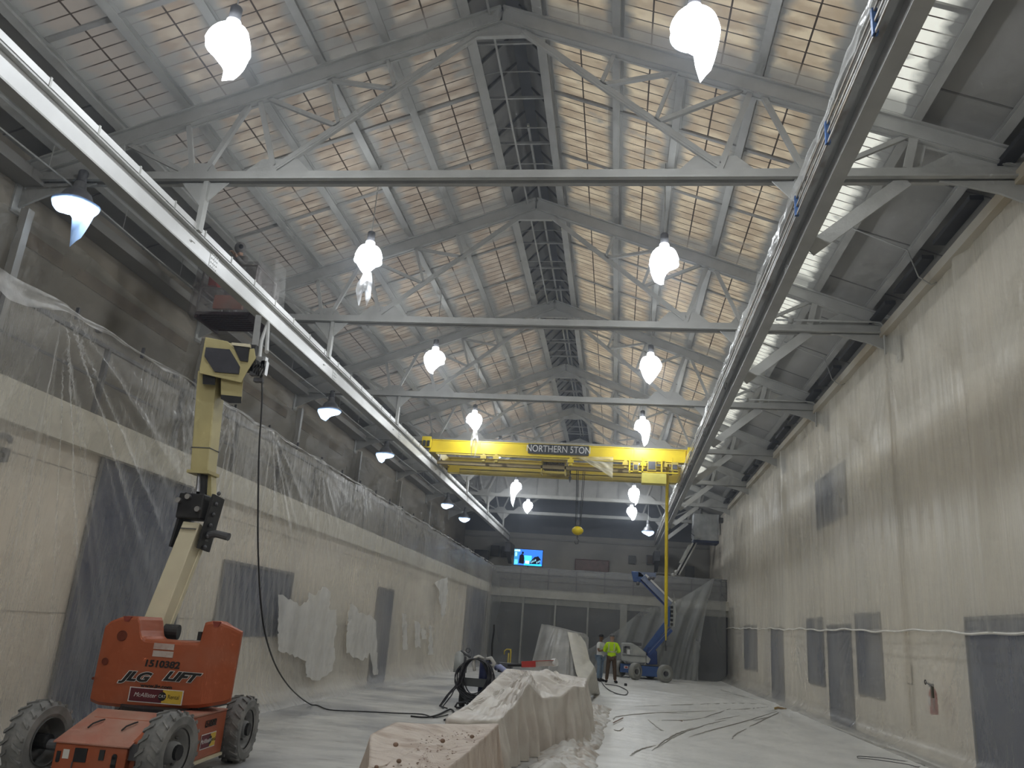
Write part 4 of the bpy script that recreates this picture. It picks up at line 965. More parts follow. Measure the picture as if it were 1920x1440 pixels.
# head
h = lambda u, v, y=9.55: atY(u, v, y)
D5 = h(432, 690, 10.05)-h(432, 690, 9.55)
m = MB(); m.prism([h(385, 632), h(427, 640), h(443, 657), h(477, 653), h(480, 672), h(462, 700), h(452, 718), h(374, 700), h(374, 690)], D5); head = wb(m, 'boom_head', TANP, bevel=.01)
m = MB(); m.prism([h(386, 651, 9.53), h(430, 655, 9.53), h(449, 687, 9.53), h(447, 701, 9.53), h(402, 697, 9.53), h(383, 668, 9.53)], (0, .03, 0)); m.build('black_cover_plate', paint('dark_gray_cover', (.055, .055, .065)), head)
MB().prism([h(436, 646, 9.53), h(467, 652, 9.53), h(464, 678, 9.53), h(450, 676, 9.53)], (0, .03, 0)).build('black_recess', BLACK, head)
MB().prism([h(434, 642, 9.52), h(468, 645, 9.52), h(468, 651, 9.52), h(434, 647, 9.52)], (0, .05, 0)).build('white_strip', CREAM, head)
m = MB(); m.prism([h(414, 701, 9.62), h(457, 703, 9.62), h(453, 752, 9.62), h(414, 745, 9.62)], D5*.7); wb(m, 'boom_foot', TANP, bevel=.01)
m = MB(); m.prism([h(414, 740, 9.6), h(453, 744, 9.6), h(452, 756, 9.6), h(430, 756, 9.6), h(414, 748, 9.6)], D5*.5); wb(m, 'foot_dark_block', BLACK)  # black block along the bottom of the boom foot
wb(MB().prism([h(380, 700, 9.6), h(404, 702, 9.6), h(403, 722, 9.6), h(380, 720, 9.6)], D5*.4), 'riser_top_block', BLACK)
for u, v, w_, hh_, mt in ((487, 680, 18, 22, STEEL), (478, 694, 12, 20, DARKM), (470, 672, 6, 50, BLACK), (484, 712, 14, 8, DARKM), (494, 690, 6, 26, STEEL)):
    p = h(u-w_/2, v-hh_/2, 9.6); q = h(u+w_/2, v+hh_/2, 9.6); wb(MB().boxb(p.x, q.x, 9.58, 9.66, q.z, p.z), 'valve_block', mt)
for k in range(5):
    p = h(480+k*4, 674+k*3, 9.57); wb(MB().tube([p, p+Vector((.03, -.05, -.06)), p+Vector((.0, -.04, -.13)), p+Vector((-.03, 0, -.16))], .01, 5), 'hydraulic_hose', BLACK)
# main boom running away from us to the basket
f0 = h(430, 678, 9.95); f1 = atY(436, 652, 13.3)
wb(MB().bar(f0, f1, .22, .24, (0, 0, 1), .16, .16), 'main_boom', TANP, bevel=.01)
g0 = h(474, 680, 9.9); g1 = atY(484, 597, 12.4)
wb(MB().bar(g0, g1, .10, .12), 'boom_side_tube', paint('gray_tube', (.2, .2, .19)))
wb(MB().tube([atY(486, 672, 10.2), atY(490, 640, 11), atY(500, 612, 12), atY(503, 605, 12.2), atY(500, 660, 10.6)], .03, 8), 'boom_hose_guard', WHITE)
# spray hose down to the floor
hs = thing('spray_hose', (-4, 12, 0), 0, 'long thin dark hose hanging from the boom head and running across the floor', 'hose')
pts = [h(491, 700, 9.6), h(491, 760, 9.6), h(486, 840, 9.6), h(484, 940, 9.6), h(484, 1030, 9.7), h(489, 1130, 9.9), h(500, 1200, 10.3)]
fl = [(522, 1258, 11.6), (552, 1298, 13.2)]
pts += [atY(u, v, y) for u, v, y in fl]
pts += [atZ(u, v, .02) for u, v in ((585, 1322), (620, 1331), (680, 1334), (740, 1337), (790, 1339), (815, 1345), (840, 1340))]
P_ = np.array([tuple(p) for p in pts]); kk = np.arange(len(P_)); tt_ = np.linspace(0, len(P_)-1, 120)
def cr(P, t):
    o = []
    for x in t:
        i = int(min(max(math.floor(x), 0), len(P)-2)); f = x-i; p0, p1, p2, p3 = P[max(i-1, 0)], P[i], P[i+1], P[min(i+2, len(P)-1)]
        o.append(.5*((2*p1)+(-p0+p2)*f+(2*p0-5*p1+4*p2-p3)*f*f+(-p0+3*p1-3*p2+p3)*f**3))
    return np.array(o)
sp_ = cr(P_, tt_); sp_[:, 2] = np.maximum(sp_[:, 2], .016)
MB().tube([tuple(p) for p in sp_], .011, 6).build('hose_line', BLACK, hs, smooth=True)
def floor_cable(name, label, cat, pix, r=.012, z=.03, mat=BLACK):
    P = np.array([tuple(atZ(u, v, z)) for u, v in pix]); q = cr(P, np.linspace(0, len(P)-1, len(P)*8))
    return tag(MB().tube([tuple(p) for p in q], r, 6).build(name, mat, smooth=True), label, cat)
floor_cable('floor_cable', 'black cable running over the floor from the coiled hoses at left', 'cable', [(770, 1343), (800, 1345), (822, 1340), (845, 1330), (852, 1342), (833, 1350)], .018)
floor_cable('floor_cable', 'looped dark cable on the floor behind the two standing men', 'cable', [(1124, 1268), (1132, 1285), (1150, 1298), (1172, 1303), (1176, 1295), (1158, 1286), (1135, 1283)], .014)
floor_cable('floor_cable', 'thin looped wire on the sheeting at the lower right edge', 'cable', [(1608, 1421), (1640, 1424), (1700, 1433), (1722, 1438), (1735, 1434), (1715, 1430), (1660, 1422), (1612, 1418), (1608, 1421)], .006, .05)
# basket
bk_ = thing('lift_basket', (-7.7, 14.2, 7.2), 0, 'plastic-wrapped orange work basket of the front lift up under the roof', 'lift basket')
def g(u, v, y=14.): return atY(u, v, y)
z0 = g(440, 600).z; x0, x1 = g(388, 590).x, g(484, 600).x; ya, yb_ = 13.6, 14.5
m = MB(); 
for k in range(9): m.boxb(x0, x1, ya+k*(yb_-ya)/8-.02, ya+k*(yb_-ya)/8+.02, z0-.05, z0+.0)
for k in range(12): m.boxb(x0+k*(x1-x0)/11-.012, x0+k*(x1-x0)/11+.012, ya, yb_, z0-.03, z0-.01)
m.boxb(x0, x1, ya, yb_, z0, z0+.012).boxb(x0-.02, x0+.03, ya, yb_, z0-.12, z0).boxb(x1-.03, x1+.02, ya, yb_, z0-.12, z0); m.build('floor_grate', paint('dark_grate', (.05, .025, .025)), bk_)
m = MB()
for x in (x0, x1):
    for y in (ya, yb_): m.cyl((x, y, z0), (x, y, z0+1.0), .02, 8)
for z in (z0+.5, z0+1.0):
    m.cyl((x0, ya, z), (x1, ya, z), .02, 8).cyl((x0, yb_, z), (x1, yb_, z), .02, 8).cyl((x0, ya, z), (x0, yb_, z), .02, 8).cyl((x1, ya, z), (x1, yb_, z), .02, 8)
m.build('guard_rail', paint('dusty_gray_rail', (.26, .24, .23)), bk_)
MB().boxb(x0+.35, x1-.15, ya-.05, ya+.02, z0+.06, z0+.34).build('toe_board', ORANGED, bk_)
MB().boxb(x0+.15, x0+.32, ya-.03, ya+.15, z0+.55, z0+.95).build('control_console', RED, bk_)
a = np.linspace(0, 1, 60)[None, :]; b = np.linspace(0, 1, 20)[:, None]
per = [(x0-.1, ya-.08), (x1+.1, ya-.08), (x1+.1, yb_+.05), (x0-.1, yb_+.05), (x0-.1, ya-.08)]; per = np.array(per); ka = np.linspace(0, 1, 5)
X = np.interp(a, ka, per[:, 0])+.04*nz2(a*40, b*3, 81, 1.2)*b; Y = np.interp(a, ka, per[:, 1])+.04*nz2(a*37, b*3, 82, 1.2)*b
grid('plastic_wrap', np.stack([X+0*b, Y+0*b, z0+1.05-b*(1.12+.12*nz2(a*30, b*0, 83, 1))], -1), film('basket_wrap', (.36, .33, .32), (.25, .5), 3), bk_)
sA = g(487, 470, 13.7); sB = g(517, 485, 13.7); sC = g(512, 560, 13.7); sD = g(476, 560, 13.7)
MB().prism([sA, sB, sC, sD], (.02, .5, 0)).build('clear_screen', film('basket_screen_film', (.5, .5, .48), (.12, .3), 3, (1, 1, 1), .3, .3, 6), bk_)

# ================================================================== FIGURES
SKIN1 = paint('brown_skin', (.20, .11, .07)); SKIN2 = paint('tan_skin', (.42, .26, .18))
def figure(loc, rz, J, label, clothes, skin, scale=1., lean=0):
    J = dict(J); J['hem'] = (0, 0, .86)
    """J: joint dict in local coords (facing -y); body and clothes are skinned surfaces over the same skeleton"""
    t = thing('person', loc, rz, label, 'person')
    t.scale = (scale,)*3
    def skinmesh(name, V, E, rad, mat, root=0, sub=2):
        me = bpy.data.meshes.new(name); me.from_pydata([Vector(v) for v in V], E, []); me.materials.append(mat)
        o = bpy.data.objects.new(name, me); link(o, t)
        md = o.modifiers.new('skin', 'SKIN'); md.use_smooth_shade = True; md.branch_smoothing = .3
        for i, r in enumerate(rad):
            sv = me.skin_vertices[0].data[i]; sv.radius = r if isinstance(r, tuple) else (r, r); sv.use_root = (i == root)
        ss = o.modifiers.new('sub', 'SUBSURF'); ss.levels = sub; ss.render_levels = sub; return o
    V = []; E = []; Rr = []
    def add(p, r, frm=None):
        V.append(p); Rr.append(r)
        if frm is not None: E.append((frm, len(V)-1))
        return len(V)-1
    pel = add(J['pel'], (.15, .11)); sp1 = add(J['spine'], (.145, .10), pel); ch = add(J['chest'], (.17, .11), sp1); nk0 = add(J['neck0'], (.07, .07), ch)
    nk = add(J['neck'], .052, nk0); hd = add(J['head'], (.078, .09), nk); ht = add(J['top'], (.070, .078), hd); add(J['crown'], .035, ht)
    dn = Vector(J['face']).normalized(); hc = Vector(J['head'])
    add(tuple(hc+dn*.098+Vector((0, 0, -.005))), .014, hd)                    # nose
    sd = dn.cross(Vector((0, 0, 1))).normalized()
    add(tuple(hc+sd*.09+Vector((0, 0, .0))), .018, hd); add(tuple(hc-sd*.09), .018, hd)   # ears
    for s in ('L', 'R'):
        sh = add(J['sh'+s], .062, ch); el = add(J['el'+s], .045, sh); wr = add(J['wr'+s], .03, el)
        d = (Vector(J['wr'+s])-Vector(J['el'+s])).normalized(); side_ = d.cross(Vector((0, 0, 1)))
        if side_.length < .1: side_ = Vector((1, 0, 0))
        side_.normalize(); w0 = Vector(J['wr'+s]); pm_ = add(tuple(w0+d*.07), (.036, .018), wr); crl = Vector((0, 0, -1)) if abs(d.z) < .8 else Vector((0, -1, 0))
        for k, (o_, ln) in enumerate(((-.030, .062), (-.010, .075), (.011, .07), (.031, .055))):
            b0 = add(tuple(w0+d*.10+side_*o_), .009, pm_); b1 = add(tuple(w0+d*(.10+ln*.5)+side_*o_*1.05+crl*.012), .0085, b0); add(tuple(w0+d*(.10+ln*.8)+side_*o_*1.05+crl*.035), .0075, b1)
        th0 = add(tuple(w0+d*.045-side_*.045), .011, wr); add(tuple(w0+d*.085-side_*.062+crl*.012), .0085, th0)
        hp_ = add(J['hip'+s], .088, pel); kn = add(J['kn'+s], .056, hp_); an = add(J['an'+s], .036, kn); add(J['toe'+s], (.04, .025), an)
    skinmesh('body', V, E, Rr, skin)
    for nm, mat, spec in clothes:
        V2 = []; E2 = []; R2 = []; idx = {}
        for key, r, frm in spec:
            V2.append(J[key] if isinstance(key, str) else tuple(Vector(J[key[0]]).lerp(Vector(J[key[1]]), key[2]))); R2.append(r)
            idx[str(key)] = len(V2)-1
            if frm is not None: E2.append((idx[str(frm)], len(V2)-1))
        skinmesh(nm, V2, E2, R2, mat)
    return t
def joints(**kw):
    J = dict(pel=(0, 0, .96), spine=(0, .0, 1.14), chest=(0, 0, 1.33), neck0=(0, .005, 1.47), neck=(0, 0, 1.53), head=(0, -.01, 1.625), top=(0, 0, 1.69), crown=(0, .01, 1.745), face=(0, -1, 0),
             shL=(.18, 0, 1.40), shR=(-.18, 0, 1.40), elL=(.24, .02, 1.12), elR=(-.24, .02, 1.12), wrL=(.2, -.1, .9), wrR=(-.2, -.1, .9),
             hipL=(.09, 0, .90), hipR=(-.09, 0, .90), knL=(.1, -.02, .5), knR=(-.1, -.02, .5), anL=(.11, .02, .085), anR=(-.11, .02, .085), toeL=(.13, -.14, .04), toeR=(-.13, -.14, .04))
    J.update(kw); return J
def shirt(r, long):
    s = [('hem', (r*1.05, r*.86), None), (('pel', 'spine', .0), (r*1.02, r*.84), 'hem'), ('spine', (r*.98, r*.76), ('pel', 'spine', .0)), ('chest', (r*1.12, r*.80), 'spine'), ('neck0', (.085, .08), 'chest')]
    for q in 'LR':
        s += [('sh'+q, .082, 'chest'), (('sh'+q, 'el'+q, .75), .075, 'sh'+q)]
        if long: s += [('el'+q, .066, ('sh'+q, 'el'+q, .75)), (('el'+q, 'wr'+q, .9), .048, 'el'+q)]
    return s
def pants(r=.1):
    s = [('pel', (.165, .125), None)]
    for q in 'LR': s += [('hip'+q, .105, 'pel'), ('kn'+q, .078, 'hip'+q), (('kn'+q, 'an'+q, .97), .066, 'kn'+q)]
    return s
def shoes(q): return [(('an'+q, 'toe'+q, -.25), .058, None), (('an'+q, 'toe'+q, .45), (.062, .056), ('an'+q, 'toe'+q, -.25)), (('an'+q, 'toe'+q, 1.12), (.055, .046), ('an'+q, 'toe'+q, .45))]
def cap_parts(t, J, mat, brim=True, rr=.098):
    hc = Vector(J['top']); d = Vector(J['face']).normalized()
    m = MB(); m.lathe([(rr, -.025), (rr, .01), (rr*.86, .05), (rr*.5, .075), (.001, .083)], tuple(hc), 20)
    o = m.build('cap', mat, t, world=False, smooth=True)
    if brim:
        s_ = d.cross(Vector((0, 0, 1))); P = [hc+s_*.08+Vector((0, 0, -.015)), hc+s_*.07+d*.14+Vector((0, 0, -.03)), hc-s_*.07+d*.14+Vector((0, 0, -.03)), hc-s_*.08+Vector((0, 0, -.015))]
        MB().prism(P, (0, 0, .01)).build('cap_brim', mat, o, world=False)
def face_parts(t, J, dark):
    hc = Vector(J['head']); d = Vector(J['face']).normalized(); s_ = d.cross(Vector((0, 0, 1)))
    m = MB()
    for k in (-1, 1): m.ball(hc+d*.082+s_*.03*k+Vector((0, 0, .02)), .011, 8)
    m.build('eyes', dark, t, world=False, smooth=True)
    MB().bar(hc+d*.088+s_*.022+Vector((0, 0, -.048)), hc+d*.088-s_*.022+Vector((0, 0, -.048)), .008, .008).build('mouth', paint('lips', (.22, .08, .07)), t, world=False)
p1 = atZ(1124, 1278); p2 = atZ(1145, 1281)
TEE = paint('white_tee', (.66, .66, .66), (.55, .56, .58)); JEAN = paint('blue_jeans', (.14, .20, .28), (.2, .26, .33), scale=6); HV = paint('hi_vis_yellow', (.52, .80, .01), (.46, .72, .01), .7)
BRN = paint('brown_pants', (.075, .045, .025)); BLK = paint('black_cloth', (.012, .012, .014))
J1 = joints(elL=(.27, -.05, 1.13), elR=(-.27, -.05, 1.13), wrL=(.02, -.27, 1.16), wrR=(-.06, -.24, 1.19), hipL=(.1, 0, .9))
f1_ = figure(p1, R(62), J1, 'man in white T-shirt, jeans and dark cap with folded arms beside the covered rack', [('t_shirt', TEE, shirt(.19, False)), ('jeans', JEAN, pants()), ('shoe', BLK, shoes('L')), ('shoe', BLK, shoes('R'))], SKIN1)
cap_parts(f1_, J1, BLK); face_parts(f1_, J1, BLK)
J2 = joints(elL=(.29, -.03, 1.14), elR=(-.29, -.03, 1.14), wrL=(.14, -.24, 1.12), wrR=(-.14, -.24, 1.12), anL=(.16, .02, .085), anR=(-.16, .02, .085), knL=(.13, -.02, .5), knR=(-.13, -.02, .5), toeL=(.2, -.13, .04), toeR=(-.22, -.12, .04), face=(.5, -1, 0), head=(.0, -.01, 1.625))
f2_ = figure(p2, R(175), J2, 'man seen from behind in yellow high-visibility shirt with reflective bands and brown trousers', [('hi_vis_shirt', HV, shirt(.175, True)), ('trousers', BRN, pants()), ('boot', BLK, shoes('L')), ('boot', BLK, shoes('R'))], SKIN2, 1.02)
cap_parts(f2_, J2, paint('gray_cap', (.12, .12, .12)), False); face_parts(f2_, J2, BLK)
REF = paint('silver_reflective', (.50, .55, .30))
def band(z, rx_, ry_, hgt=.05): return MB().lathe([(1, -hgt/2), (1, hgt/2)], (0, 0, 0), 28)
def ring(name, c, rx_, ry_, hgt, mat, t):
    m = MB(); n = 28; vs = [(c[0]+rx_*math.cos(2*math.pi*k/n), c[1]+ry_*math.sin(2*math.pi*k/n), c[2]+dz) for dz in (-hgt/2, hgt/2) for k in range(n)]
    m.add(vs, [(k, (k+1) % n, n+(k+1) % n, n+k) for k in range(n)]); return m.build(name, mat, t, world=False)
ring('reflective_band', (0, 0, 1.12), .182, .145, .05, REF, f2_)
for sx_ in (-.1, .1): MB().boxb(sx_-.02, sx_+.02, .125, .14, 1.12, 1.42).build('reflective_brace', REF, f2_, world=False)
# painter in the basket
PG = paint('gray_coverall', (.20, .19, .18), (.14, .135, .13)); 
pz = g(440, 600).z+.012
J3 = joints(elL=(.3, -.15, 1.18), elR=(-.28, -.2, 1.2), wrL=(.3, -.38, 1.28), wrR=(-.05, -.42, 1.22), face=(.9, -.5, .25), head=(.0, -.03, 1.64))
pxm = g(452, 480, 14.15).x
f3_ = figure((pxm, 14.1, pz), R(-20), J3, 'painter in grey hooded coverall standing in the raised basket above the left runway beam', [('coverall', PG, shirt(.19, True)), ('coverall_trousers', PG, pants()), ('boot', BLK, shoes('L')), ('boot', BLK, shoes('R'))], SKIN2, .97)
MB().ball(Vector(J3['head'])+Vector((-.01, .015, .02)), .118, 16, (1, 1.05, 1.15)).build('hood', PG, f3_, world=False, smooth=True)
MB().ball(Vector(J3['head'])+Vector((.10, -.07, 0)), .05, 12).build('respirator', BLK, f3_, world=False, smooth=True)

# ================================================================== COVERED BENCHES
def drape(name, label, poly, center, mat, spread=.1, fold=.05, nf=9, seed=0, sag=.03, N=360, bumps=.02, parts=None, zb=0.006):
    """poly: (x, y, z) top corners counter-clockwise; sheet falls from them to the floor in folds"""
    P = np.array(poly, float); n = len(P); seg = np.linalg.norm(np.roll(P, -1, 0)-P, axis=1); cum = np.concatenate([[0], np.cumsum(seg)]); s = np.linspace(0, cum[-1], N, endpoint=False)
    Q = np.vstack([P, P[:1]]); ex = np.stack([np.interp(s, cum, Q[:, i]) for i in range(3)], 1)
    k = np.ones(9)/9; exs = np.stack([np.convolve(np.concatenate([ex[-4:, i], ex[:, i], ex[:4, i]]), k, 'valid') for i in range(3)], 1)
    exs[:, 2] = ex[:, 2]*.5+exs[:, 2]*.5
    tg = np.roll(exs, -1, 0)-np.roll(exs, 1, 0); nn = np.stack([tg[:, 1], -tg[:, 0]], 1); nn /= np.linalg.norm(nn, axis=1)[:, None]+1e-9
    cc = exs[:, :2].mean(0)
    if ((exs[:, :2]-cc)*nn).sum() < 0: nn = -nn
    rows = []; C = np.array(center, float)
    for f in np.linspace(0, 1, 22)[0:]:
        xy = C[:2]*(1-f)+exs[:, :2]*f; z = C[2]*(1-f)+exs[:, 2]*f
        z = z-sag*np.sin(np.pi*f)*(1+.5*np.sin(s*3.1+seed))+bumps*(nz2(xy[:, 0]*4, xy[:, 1]*6, seed, 1.6, 4)+.35*nz2(xy[:, 0]*7, xy[:, 1]*24, seed+9, 1.3, 3))*np.sin(np.pi*min(f*.93+.05, 1))
        rows.append(np.column_stack([xy, z]))
    top = rows[-1].copy()
    ph = s/cum[-1]*2*np.pi
    fo = np.maximum(0, .5*np.sin(s*nf+2*nz1(s, seed+1, 1.1))+.35*np.sin(s*nf*2.3+1.2)+.25*nz1(s, seed+2, 2.1))
    cor = np.min(np.abs((s[:, None]-cum[None, :-1]+cum[-1]/2) % cum[-1]-cum[-1]/2), 1); cork = np.exp(-(cor/.12)**2)
    for g_ in np.linspace(0, 1, 26)[1:]:
        o = (fold*fo*np.clip(g_*1.6, 0, 1)+spread*g_**1.6+.10*cork*g_+.02*nz1(s, seed+5, 5)*g_)
        z = top[:, 2]*(1-g_)+zb*g_; rows.append(np.column_stack([top[:, :2]+nn*o[:, None], z]))
    A = np.array(rows); t = thing(name, (cc[0], cc[1], 0), 0, label, 'covered bench'); grid('dust_sheet', A, mat, t, closed_u=True); return t
tA = drape('covered_table', 'low table nearest the camera under a dirty pinkish dust sheet with clods on it', [(-1.30, 5.3, .6), (-1.30, 8.0, .6), (-1.35, 10.35, .6), (-1.7, 9.9, .61), (-2.05, 9.4, .63), (-2.30, 9.1, .66), (-2.38, 8.4, .6), (-1.85, 6.6, .6), (-1.9, 5.3, .6)], (-1.75, 8.2, .57), SHEET, .06, .05, 9, 3, .03, 520, .030)
tB = drape('covered_bench', 'tall lumpy bench in the middle under a cream plastic dust sheet', [(-1.38, 10.5, .62), (-1.30, 11.5, .74), (-1.22, 12.3, .98), (-1.05, 12.8, .74), (-.80, 13.3, .76), (-.62, 13.7, .90), (-.50, 14.3, .86), (-.50, 15.4, .80), (-.52, 17.0, .88), (-1.4, 17.4, .92), (-2.05, 16.2, .97), (-1.98, 14.5, .90), (-1.88, 12.6, .84), (-1.86, 11.0, .73), (-1.92, 9.8, .66), (-1.7, 9.95, .64)], (-1.36, 14.2, 1.0), SHEETW, .03, .15, 10, 7, .05, 700, .10)
m = MB()
for (u, v, r) in ((742, 1396, .026), (748, 1427, .022), (830, 1389, .026), (885, 1381, .024), (706, 1438, .018)):
    p = atZ(u, v, .60); 
    tag(MB().ball(p, r, 10, (1, 1.1, .8)).build('dirt_clod', RUBBLE, smooth=True), {742: 'round brown clod on the near corner of the low covered table', 748: 'flat brown clod near the bottom edge of the low covered table', 830: 'pale clod in the middle of the low covered table', 885: 'brown clod near the right edge of the low covered table', 706: 'small clod at the front-left fold of the low covered table'}[u], 'clod', 'clods on the low covered table')
t = thing('dirt_crumbs', (-1.7, 8.5, .6), 0, 'scattered brown crumbs over the dirty sheet of the low table', 'dirt'); 
rr_ = random.Random(4); m = MB()
for k in range(240):
    y = rr_.uniform(6.8, 10.4); x = rr_.uniform(-2.0, -1.36); s_ = rr_.uniform(.003, .008); m.ball((x, y, .575), s_, 5, (1.8, 1, .6))
o = m.build('crumbs', RUBBLE, t); o['kind'] = 'stuff'; t['kind'] = 'stuff'
drape('floor_sheet_bundle', 'low bunched pinkish sheet on the floor at the bottom edge left of the low table', [(-1.95, 5.6, .42), (-2.1, 7.0, .40), (-2.55, 7.7, .30), (-2.7, 6.4, .35), (-2.6, 5.6, .38)], (-2.3, 6.6, .42), SHEET, .2, .06, 8, 13, .02, 220, .03)['category'] = 'plastic sheet'
# tall covered rack
yt = 23.5
def q3(u, v, y): p = atY(u, v, y); return (p.x, p.y, max(p.z, .0))
t = thing('covered_rack', (-1.2, 23.5, 0), 0, 'tall rack draped in grey translucent plastic beside the man in white', 'covered rack')
topL = [q3(1015, 1170, 23.4), q3(1048, 1178, 23.4), q3(1062, 1182, 23.4), q3(1085, 1187, 23.4), q3(1092, 1195, 23.6)]
botL = [q3(992, 1250, 22.8), q3(1020, 1262, 21.0), q3(1060, 1275, 20.4), q3(1085, 1290, 20.8), tuple(atZ(1118, 1302, .01))]
ks = np.array([0, .3, .45, .75, 1]); s = np.linspace(0, 1, 150); T_ = np.stack([np.interp(s, ks, np.array(topL)[:, i]) for i in range(3)], 1); B_ = np.stack([np.interp(s, ks, np.array(botL)[:, i]) for i in range(3)], 1)
B_[:, 2] = np.interp(s, [0, .4, 1], [.55, .45, .01])
tv = np.linspace(0, 1, 50)[:, None, None]; G = T_[None]*(1-tv)+B_[None]*tv
fd = .12*np.abs(np.sin(s*11+.6))**.5+.05*np.sin(s*37); G[..., 1] += (fd[None, :]*np.sin(np.pi*np.clip(tv[..., 0]*.8+.1, 0, 1))); G[..., 2] -= .12*np.sin(np.pi*s*1)[None, :]*tv[..., 0]*(1-tv[..., 0])
grid('dust_sheet', G, film('rack_film', (.58, .575, .55), (.5, .8), 1.5), t)
# back and right side of the sheet
bkT = T_+np.array([.15, .9, 0]); G2 = np.array([T_*(1-a)+bkT*a for a in np.linspace(0, 1, 8)]+[bkT*(1-a)+np.column_stack([bkT[:, 0], bkT[:, 1]+.2, 0*bkT[:, 2]+.01])*a for a in np.linspace(0, 1, 12)[1:]])
grid('dust_sheet_back', G2, film('rack_film_back', (.5, .5, .48), (.6, .85), 1.5), t)
sd_ = np.array([q3(1085, 1187, 23.5), q3(1098, 1205, 23.3), q3(1106, 1238, 22.6), q3(1116, 1252, 22.3), tuple(atZ(1125, 1302, .01))]); sd2 = np.array([q3(1064, 1185, 23.2), q3(1072, 1225, 22.4), q3(1080, 1262, 21.4), q3(1096, 1292, 20.6), tuple(atZ(1113, 1304, .01))])
s5 = np.linspace(0, 1, 30); k5 = np.linspace(0, 1, 5); a_ = np.stack([np.interp(s5, k5, sd_[:, i]) for i in range(3)], 1); b_ = np.stack([np.interp(s5, k5, sd2[:, i]) for i in range(3)], 1)
G3 = np.array([a_*(1-f)+b_*f+np.array([0, -.08*math.sin(math.pi*f), 0]) for f in np.linspace(0, 1, 10)])
grid('front_flap', G3, paint('cream_flap', (.56, .54, .47), (.48, .46, .41), .5), t)
m = MB()
for x in (-1.95, -1.0):
    for y in (23.45, 24.3): m.boxb(x-.02, x+.02, y-.02, y+.02, 0, 1.66)
for z in (.3, .8, 1.3): m.boxb(-1.95, -1.0, 23.45, 24.3, z-.02, z)
m.build('rack_frame', DARKM, t)
m = MB().boxb(-1.9, -1.45, 23.5, 24.2, .3, .75).build('stored_box', DARKM, t); MB().boxb(-1.4, -1.05, 23.5, 24.2, .8, 1.2).build('stored_box', GRAYC, t)
# red and white long carton on the covered bench
a = atY(978, 1254, 16.6); b = atY(1037, 1247, 16.6); t = thing('long_carton', (a.x, 16.6, 1.0), 0, 'long red and white carton lying on the covered bench', 'carton')
zc = max(a.z, 1.02)
m = MB().bar((a.x, 16.6, zc+.03), (b.x, 16.75, zc+.10), .14, .10); m.build('carton', paint('pale_carton', (.48, .43, .38), (.38, .33, .3), scale=6), t)
MB().bar((a.x-.01, 16.6, zc+.03), (a.x+.26, 16.65, zc+.055), .15, .105).build('red_end', RED, t)
MB().bar((a.x, 16.53, zc+.085), (b.x, 16.68, zc+.152), .02, .01).build('red_edge', RED, t)
MB().cyl((b.x-.02, 16.75, zc+.10), (b.x+.06, 16.72, zc+.12), .075, 12).build('white_cap', WHITE_B, t)
MB().cyl((a.x-.28, 16.6, zc+.0), (a.x, 16.6, zc+.02), .03, 8).build('black_tube', BLACK, t)
# bent yellow pipe behind the bench
a = atZ(955, 1263, 0); 
pa = atY(958, 1218, 19.5); pb_ = atY(958, 1262, 19.5)
m = MB(); m.tube([(pa.x, 19.5, .02), (pa.x, 19.5, pa.z-.04), (pa.x-.02, 19.5, pa.z)], .018, 8).cyl((pa.x-.06, 19.55, .02), (pa.x-.055, 19.55, pa.z-.08), .014, 8)
m.tube([(pa.x+.01, 19.5, pa.z), (pa.x-.10, 19.5, pa.z), (pa.x-.15, 19.5, pa.z-.04), (pa.x-.15, 19.5, pa.z-.12)], .014, 8)
tag(m.build('bent_pipe', YELD, smooth=True), 'thin bent yellow pipe handle standing behind the covered bench', 'pipe')

# ================================================================== SPRAYER CART WITH HOSE COILS
cc = atZ(884, 1331, 0); t = thing('sprayer_cart', cc, 0, 'dark wheeled sprayer cart hung with big loops of black hose', 'sprayer cart')
cx, cy0 = cc.x, cc.y+.25
hy = atY(878, 1232, cc.y).z
m = MB(); m.boxb(cx-.28, cx+.28, cy0-.02, cy0+.04, .45, .62); m.build('cross_plate', paint('cart_gray', (.09, .095, .095)), t)
m = MB(); m.boxb(cx-.30, cx-.25, cy0, cy0+.05, .12, 1.05).boxb(cx+.25, cx+.30, cy0, cy0+.05, .12, 1.05).boxb(cx-.3, cx+.3, cy0, cy0+.5, .12, .16); m.build('cart_frame', DARKM, t)
for x in (-.3, .26): MB().lathe([(.001, -.05), (.17, -.05), (.19, -.03), (.19, .03), (.17, .05), (.001, .05)], (cx+x+.02, cy0+.1, .19), 24, 'x').build('wheel', BLACK, t, smooth=True)
MB().cyl((cx-.42, cy0+.3, .70), (cx-.42, cy0+.3, 1.05), .15, 20).lathe([(.15, 0), (.13, .06), (.06, .1), (.001, .11)], (cx-.42, cy0+.3, 1.05), 20).build('gray_canister', GRAYC, t, smooth=True)
MB().cyl((cx+.16, cy0+.2, .3), (cx+.16, cy0+.2, 1.0), .13, 20).build('blue_tank', paint('dark_blue_tank', (.03, .04, .12)), t, smooth=True)
MB().boxb(cx+.45, cx+.75, cy0+.1, cy0+.4, .78, .98).build('pump_box', DARKM, t); MB().boxb(cx+.4, cx+.8, cy0+.12, cy0+.45, .1, .66).build('white_pail', GRAYC, t)
MB().tube([(cx+.42, cy0+.1, .86), (cx+.5, cy0, .9), (cx+.7, cy0-.02, .78), (cx+.75, cy0, .66)], .06, 10).build('blue_white_hose', paint('blue_white', (.35, .38, .6)), t, smooth=True)
